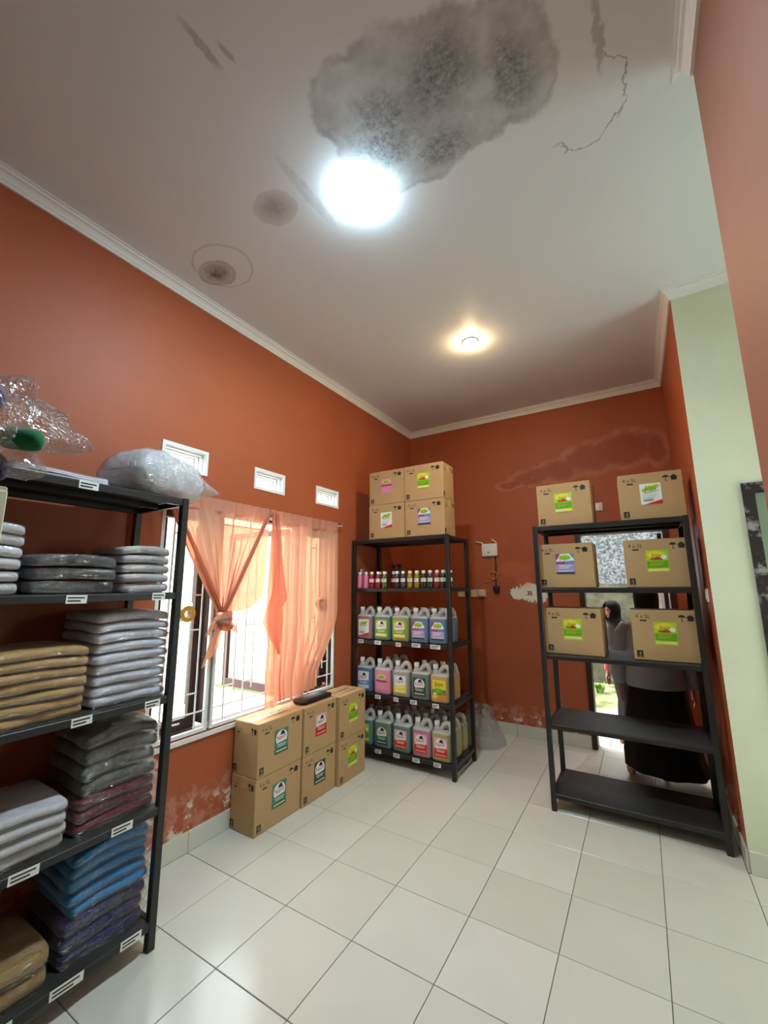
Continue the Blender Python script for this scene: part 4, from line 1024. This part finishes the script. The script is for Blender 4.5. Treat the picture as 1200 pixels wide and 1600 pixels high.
# ------------------------------------------------------------------ people behind the carton rack
def skinned(name, verts, edges, mat_, parent, root=0):
    me = bpy.data.meshes.new(name); me.from_pydata([v[:3] for v in verts], edges, []); o = bpy.data.objects.new(name, me); C.objects.link(o)
    sk = o.modifiers.new('s', 'SKIN'); sk.use_smooth_shade = True
    for i, v in enumerate(verts):
        d = me.skin_vertices[0].data[i]; d.radius = (v[3], v[4] if len(v) > 4 else v[3]); d.use_root = (i == root)
    o.modifiers.new('u', 'SUBSURF').levels = 2
    dg = bpy.context.evaluated_depsgraph_get(); m2 = bpy.data.meshes.new_from_object(o.evaluated_get(dg)); bpy.data.objects.remove(o)
    m2.materials.clear(); m2.materials.append(MATS[mat_]); m2.polygons.foreach_set('use_smooth', [True]*len(m2.polygons))
    return place(m2, name, parent)
simple('skin', srgb(178, 128, 104), .55, .06); simple('shirt_grey', srgb(168, 176, 184), .85, .08, 12, .15, 60); simple('cloth_black', srgb(7, 6, 8), .9, .15); simple('dress_rose', srgb(196, 112, 100), .85, .08)
simple('eye_dark', srgb(24, 18, 16), .3, .0); simple('lip', srgb(150, 76, 72), .5, .0)
def ering(rx, ry, z, n=40, rip=0., k=9, cx=0, cy=0, ph=0, dz=None):
    out = []
    for i in range(n):
        a = 2*PI*i/n; r = 1+rip*math.sin(k*a+ph)
        out.append((cx+rx*r*math.cos(a), cy+ry*r*math.sin(a), z+(dz(a) if dz else 0)))
    return out
def person(loc, rz, lab, shirt, skirt, sc=1., head=(0, 0), footL=-.13, footR=.09, drape=1.16, dw=.14, sleeve=None, skw=1.):
    root = tag(empty('person', loc, rz), lab, 'person'); root.scale = (sc, sc, sc)
    hx, hy = head; V_ = []; E_ = []
    def v(x, y, z, r, ry=None, p=None):
        V_.append((x, y, z, r, ry or r)); i = len(V_)-1
        if p is not None: E_.append((p, i))
        return i
    pel = v(0, 0, .82, .13, .10); wa = v(0, 0, .96, .115, .09, pel); ch = v(0, 0, 1.12, .13, .095, wa); nb = v(hx*.3, hy*.3, 1.25, .07, .06, ch); nk = v(hx*.6, hy*.6, 1.31, .045, .048, nb)
    jaw = v(hx*.9, hy*.9+.012, 1.375, .062, .068, nk); hd = v(hx, hy, 1.44, .076, .088, jaw); v(hx, hy, 1.515, .05, .06, hd)
    for s_, fx in ((-1, footL), (1, footR)):
        sh = v(s_*.155, 0, 1.205, .058, .055, ch); el = v(s_*.235, -.01, .97, .040, .042, sh); wr = v(s_*.258, .02, .72, .026, .024, el)
        pm = v(s_*.258, .03, .672, .030, .016, wr)
        for q, (dx_, L) in enumerate(((-.024, .055), (-.009, .068), (.008, .064), (.023, .050))):
            a = v(s_*.258+.004, .03+dx_, .632, .0085, None, pm); b = v(s_*.255, .034+dx_, .632-L*.55, .008, None, a); v(s_*.247, .042+dx_, .632-L, .007, None, b)
        a = v(s_*.250, .064, .665, .010, None, pm); v(s_*.244, .078, .632, .0085, None, a)
        hp_ = v(s_*.085, 0, .77, .085, .09, pel); kn = v((s_*.085+fx)/2, .012, .43, .056, .058, hp_); an = v(fx, 0, .085, .036, .036, kn); hl = v(fx, -.012, .035, .033, .034, an); ball = v(fx, .10, .026, .036, .022, hl); v(fx, .155, .020, .028, .016, ball)
    skinned('body', V_, E_, 'skin', root)
    # face
    fb = MB()
    fb.tube([(hx, hy+.088, 1.455), (hx, hy+.108, 1.428), (hx, hy+.090, 1.418)], [.007, .013, .009], 8); fb.build('nose', 'skin', root, 180)
    for s_ in (-1, 1): MB().lathe([(.001, .010), (.010, .007), (.013, 0), (.010, -.004)], (hx+s_*.031, hy+.079, 1.452), 12, axis='y').build('eye', 'eye_dark', root, 180)
    MB().tube([(hx-.022, hy+.080, 1.392), (hx, hy+.088, 1.392), (hx+.022, hy+.080, 1.392)], [.004, .007, .004], 8).build('mouth', 'lip', root, 180)
    # shirt: torso and two sleeves
    mb = MB(); mb.loft([ering(.205, .165, .725, rip=.015), ering(.213, .17, .755, rip=.02), ering(.205, .158, .90, rip=.02, k=5), ering(.198, .145, 1.05), ering(.190, .130, 1.16), ering(.150, .105, 1.235), ering(.085, .075, 1.275)], cap=False)
    sl_ = mb if sleeve is None else MB()
    for s_ in (-1, 1): sl_.tube([(s_*.145, 0, 1.20), (s_*.195, -.003, 1.13), (s_*.237, -.01, .98), (s_*.254, .005, .84), (s_*.258, .018, .73)], [.070, .072, .060, .052, .046], 14)
    mb.build('shirt', shirt, root, 180)
    if sleeve: sl_.build('undershirt', sleeve, root, 180)
    MB().loft([ering(.175, .135, .80), ering(.20*lerp(1, skw, .3), .155, .70, rip=.02), ering(.235*skw, .19*skw, .45, rip=.035, k=8), ering(.265*skw, .215*skw, .22, rip=.045, k=8, ph=.5), ering(.28*skw, .225*skw, .10, rip=.05, k=8, ph=.8, cx=.015)], cap=False).build('skirt', skirt, root, 180)
    # headscarf with an opening for the face
    mb = MB(); sec = [(.012, .014, 1.553), (.06, .068, 1.545), (.088, .10, 1.51), (.095, .108, 1.45), (.092, .103, 1.39), (.088, .092, 1.33), (dw*.8, .10, 1.27), (dw, .125, 1.20), (dw*1.03, .135, drape)]
    n = 44; rings = []
    for rx, ry, z in sec:
        f = max(0, min(1, (z-1.27)/.07)); op = .78*math.sin(PI*min(1, max(0, (z-1.345)/.175)))if z > 1.345 else 0
        kx, ky = hx*f+hx*.3*(1-f), hy*f+hy*.3*(1-f); ring = []
        for i in range(n+1):
            a = PI/2+op+(2*PI-2*op)*i/n; ring.append((kx+rx*math.cos(a), ky+ry*math.sin(a)-.006, z+.01*noise.noise(Vector((math.cos(a)*2, math.sin(a)*2, z*4)))))
        rings.append(ring)
    mb.loft(rings, 0, False, closed=False); mb.build('headscarf', 'cloth_black', root, 180)
    return root
person((2.472, 2.890, 0), .0, 'person in grey shirt, black skirt and black headscarf, standing with back turned', 'shirt_grey', 'cloth_black', 1.0, (0, 0), -.235, .0, 1.15, .145)
person((2.25, 3.80, -.02), 2.45, 'person in black with rose sleeves and black headscarf, standing on the porch facing the room', 'cloth_black', 'cloth_black', .90, (.10, .06), -.06, .06, 1.05, .19, 'dress_rose', .62)
